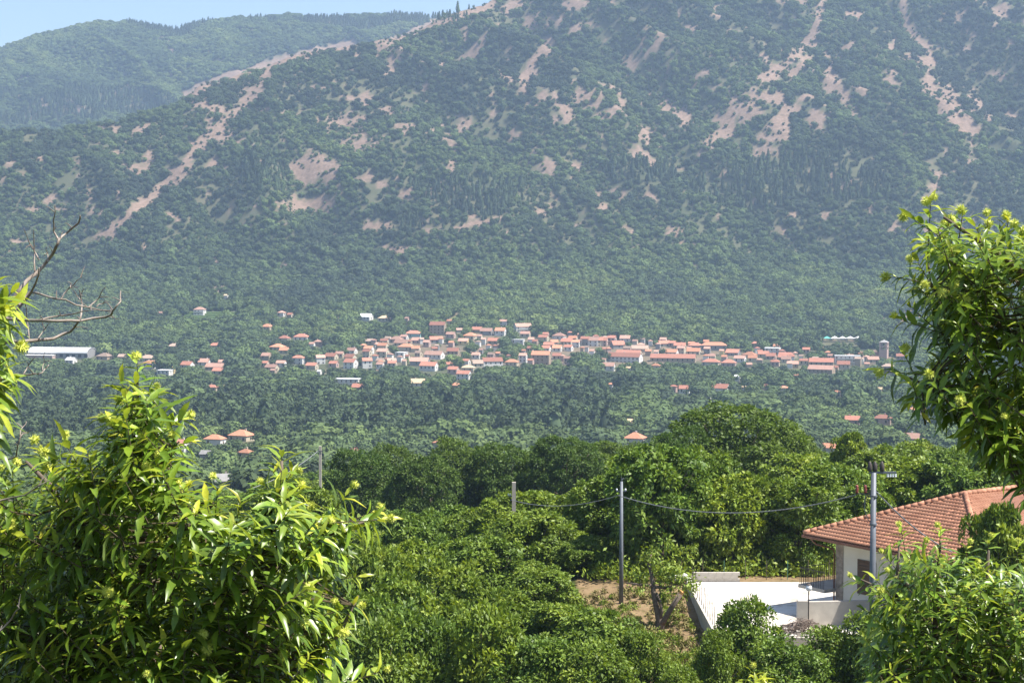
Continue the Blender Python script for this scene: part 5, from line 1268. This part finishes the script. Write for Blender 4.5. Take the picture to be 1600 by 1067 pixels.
# tip poking up at the bottom edge
rnd = random.Random(25)
sh = fill([(1150,1075),(1200,1062),(1215,1110),(1140,1110)], 6, 13.4, 14.0, [(1180, 900), (1180, 1200)], rnd, tips=[(1178,1052,0,1,1),(1160,1064,-.4,.9,0),(1200,1066,.4,.9,0)], tipD=13.6)
tb = G(1.95, 13.7)
fg_tree('chestnut_sapling', 'yellow-green chestnut tip at the bottom edge below the yard', tb, ([tb + Vector((0, 0, -.2)), Vector((1.93, 13.7, -4.6)), below(1178, 1120, 13.65)], [0.05, 0.04, 0.015]), [([below(1178, 1120, 13.65), below(1178, 1070, 13.6)], 0.015, 0.006)], sh, 0.15, 300, 35, dark=-0.3)

# dry branches, upper left
tb = G(-2.95, 7.9)
dt = thing('dead_tree', 'bare grey dead branches reaching in at the left edge', 'tree', tb)
MB().tube([Vector((0, 0, -.3)), Vector((0.0, 0, 1.5)), Vector((0.1, 0, 3.2)), below(-75, 560, 7.7) - tb, below(-60, 500, 7.6) - tb], [0.11, 0.09, 0.06, 0.04, 0.03], 8).build('trunk', M['deadwood'], dt, smooth=True)
BR = [([(-62,560),(-30,520),(0,497),(28,457),(55,426),(75,408),(89,385),(93,374),(102,365),(122,347),(124,336)], 8.5, 2.2, 0.0), ([(92,375),(84,360),(84,345),(87,320)], 3.6, 1.2, 0.0), ([(54,424),(53,390),(51,359)], 3.0, 1.0, -.15), ([(61,406),(47,383),(39,357)], 2.6, 0.9, .1),
 ([(75,408),(73,396),(72,386)], 2.2, 1.0, 0), ([(-60,500),(0,499),(47,501),(90,502),(126,501),(165,495),(178,486),(187,470),(190,454)], 6.5, 1.8, -.2), ([(-62,560),(-20,540),(20,535),(43,534),(83,528),(110,517),(122,505),(127,490),(127,473),(125,453)], 7.5, 1.6, .15),
 ([(10,497),(40,470),(55,445),(62,420)], 6.0, 2.5, -.1), ([(30,478),(47,457),(75,463),(102,469),(138,481),(169,485),(180,484)], 4.2, 1.2, -.1), ([(94,467),(110,450),(120,440),(130,428)], 2.6, 0.8, 0), ([(138,481),(154,465),(165,448)], 2.8, 0.9, 0), ([(150,478),(160,474),(168,470)], 1.8, .8, 0),
 ([(45,532),(43,497),(39,469)], 2.6, 1.2, .1), ([(60,527),(70,516),(76,504)], 2.2, 0.9, 0), ([(62,501),(95,493),(130,487),(150,484)], 3.0, 1.2, -.1), ([(126,470),(120,462),(113,452)], 2, .8, 0), ([(165,495),(178,497),(186,498)], 1.8, .8, 0),
 ([(110,450),(112,444),(108,440)], 1.6, .8, 0), ([(-70,600),(0,588),(43,585),(59,585),(70,577),(76,569)], 4.0, 1.3, 0), ([(35,586),(45,570),(55,558)], 2.4, 1.0, 0), ([(66,580),(69,565),(70,550)], 1.6, .8, 0),
 ([(-70,720),(0,716),(24,712),(31,682),(35,668),(41,658)], 3.4, 1.1, -.5), ([(31,682),(42,675),(49,669)], 2, .8, -.5), ([(-60,780),(0,782),(40,772),(75,750)], 4.2, 1.6, -.9), ([(-70,1000),(0,985),(25,955),(29,946)], 4.0, 1.6, -1.2)]
for pl, r0, r1, dz in BR:
    D0 = 7.6 + dz; n = len(pl); pts = []
    for k, (x, y) in enumerate(pl):
        pts.append(at(x, y, D0 + 0.12 * math.sin(k * 1.7)) - tb)
    # smooth through the points
    sm = []
    for k in range(n - 1):
        pm, pn = pts[max(k-1, 0)], pts[min(k+2, n-1)]
        for s in (0, 0.5):
            a, b, c, d = pm, pts[k], pts[k+1], pn
            sm.append(0.5 * ((2*b) + (c-a)*s + (2*a-5*b+4*c-d)*s*s + (3*b-a-3*c+d)*s**3))
    sm.append(pts[-1]); m = len(sm); px2m = D0 / F
    MB().tube([p + Vector((random.uniform(-1, 1), random.uniform(-1, 1), random.uniform(-1, 1))) * 0.004 for p in sm], [(r0 + (r1 - r0) * k / (m - 1)) * 0.5 * px2m for k in range(m)], 6).build('branch', M['deadwood'], dt, smooth=True)
    for k in range(2, m - 1, 3):
        p = sm[k]; d = Vector((random.uniform(-1, 1), random.uniform(-.5, .5), random.uniform(-0.3, 1))).normalized() * random.uniform(0.02, 0.06)
        MB().tube([p, p + d * 0.6 + Vector((0, 0, 0.004)), p + d], [0.0028, 0.002, 0.001], 4).build('spur', M['deadwood'], dt)
print('objects', len(bpy.data.objects))
